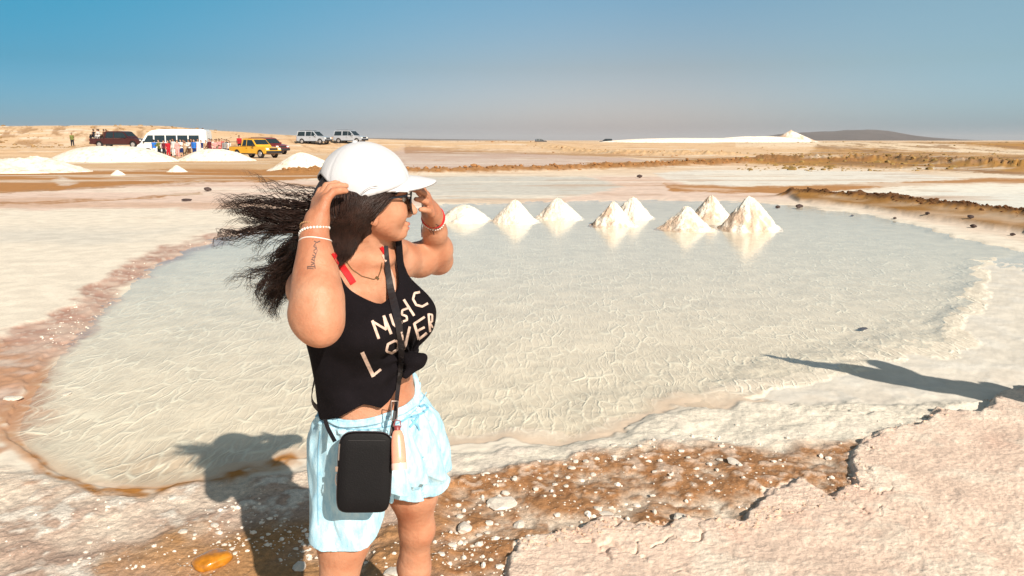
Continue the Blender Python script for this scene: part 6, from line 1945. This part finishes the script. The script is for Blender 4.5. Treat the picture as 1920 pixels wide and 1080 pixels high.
# ---------------- cords and bow at the waist of the shorts
cord = mat('blue_cord', (.20, .44, .60), .8, .2)
strips('drawstring', [([(752, 790), (766, 783), (782, 778), (796, 772)], 3.0)], [T_shorts], cord, shorts, thick=.003, step=3)
for pts_, w_ in (([(770, 785), (780, 796), (787, 806)], 3.5), ([(783, 780), (776, 792), (768, 800)], 3.5), ([(786, 762), (797, 758), (802, 766), (792, 772)], 3)):
    strips('cord_end', [(pts_, w_)], [T_shorts], cord, shorts, thick=.003, step=3)
strips('waist_seam', [([(612, 796), (640, 803), (680, 806), (720, 802), (752, 791), (780, 768), (800, 735)], 1.6), ([(600, 808), (597, 850), (596, 920), (597, 985)], 1.4)], [T_shorts], mat('seam_blue', (.24, .46, .60), .9, .1), shorts, thick=.0008)

# ---------------- the bystander whose shadow falls across the right shore (standing outside the picture)
def standing_bystander():
    F = Field((-.80, -.30, -.04), (.40, .36, 1.84), .018)
    for s in (-1, 1):
        F.cone((s * .09, 0, .90), (s * .10, .02, .48), .088, .058, .04); F.cone((s * .10, .02, .48), (s * .11, 0, .06), .055, .038, .03); F.cone((s * .11, -.02, .05), (s * .13, .14, .035), .04, .032, .02)
    for cz, a, b in ((.92, .16, .11), (1.12, .135, .095), (1.30, .165, .11)): F.ell((0, 0, cz), np.eye(3), (a, b, .15), .05)
    F.cone((0, 0, 1.40), (0, .01, 1.52), .052, .048, .03); F.ell((0, .02, 1.62), np.eye(3), (.078, .096, .125), .02)
    F.cone((-.19, 0, 1.38), (-.40, .04, 1.50), .13, .12, .03); F.cone((-.40, .04, 1.48), (-.60, .06, 1.66), .115, .050, .02); F.cone((-.60, .06, 1.68), (-.68, .07, 1.76), .026, .014, .01)
    F.cone((.19, 0, 1.38), (.30, .04, 1.16), .052, .040, .03); F.cone((.30, .04, 1.16), (.14, .22, 1.22), .038, .028, .02)
    full = F.g.copy(); V, Q = F.mesh(); b = np_mesh('body', V, Q)
    X, Y_, Z = [F.lo[k] + F.h * np.arange(F.n[k]) for k in range(3)]; X, Y_, Z = X[:, None, None], Y_[None, :, None], Z[None, None, :]
    out = [b]
    for nm, cut, off in (('shirt', np.maximum(np.maximum(.88 - Z, Z - 1.47) + 0 * X + 0 * Y_, np.abs(X) - .62), .022), ('trousers', np.maximum(Z - .95, .45 - Z) + 0 * X + 0 * Y_, .024), ('hair', np.maximum(1.60 - Z + (Y_ - .02) * 1.1 + 0 * X, 1.52 - Z), .018)):
        F.g = np.maximum(full - off, cut).astype(np.float32); out.append(np_mesh(nm, *F.mesh()))
    return out
bz = gz(3.87, 3.01)
bys = empty('person', (4.14, 3.04, bz), rad(-14))
tag(bys, 'bystander past the right edge of the photo, only the long arm-raised shadow in view', 'person')
for me, nm, m in zip(standing_bystander(), ('body', 'shirt', 'trousers', 'hair'), (skin_m, cloth['white'], cloth['navy'], hair_m)):
    link_mesh(nm, me, m, bys)
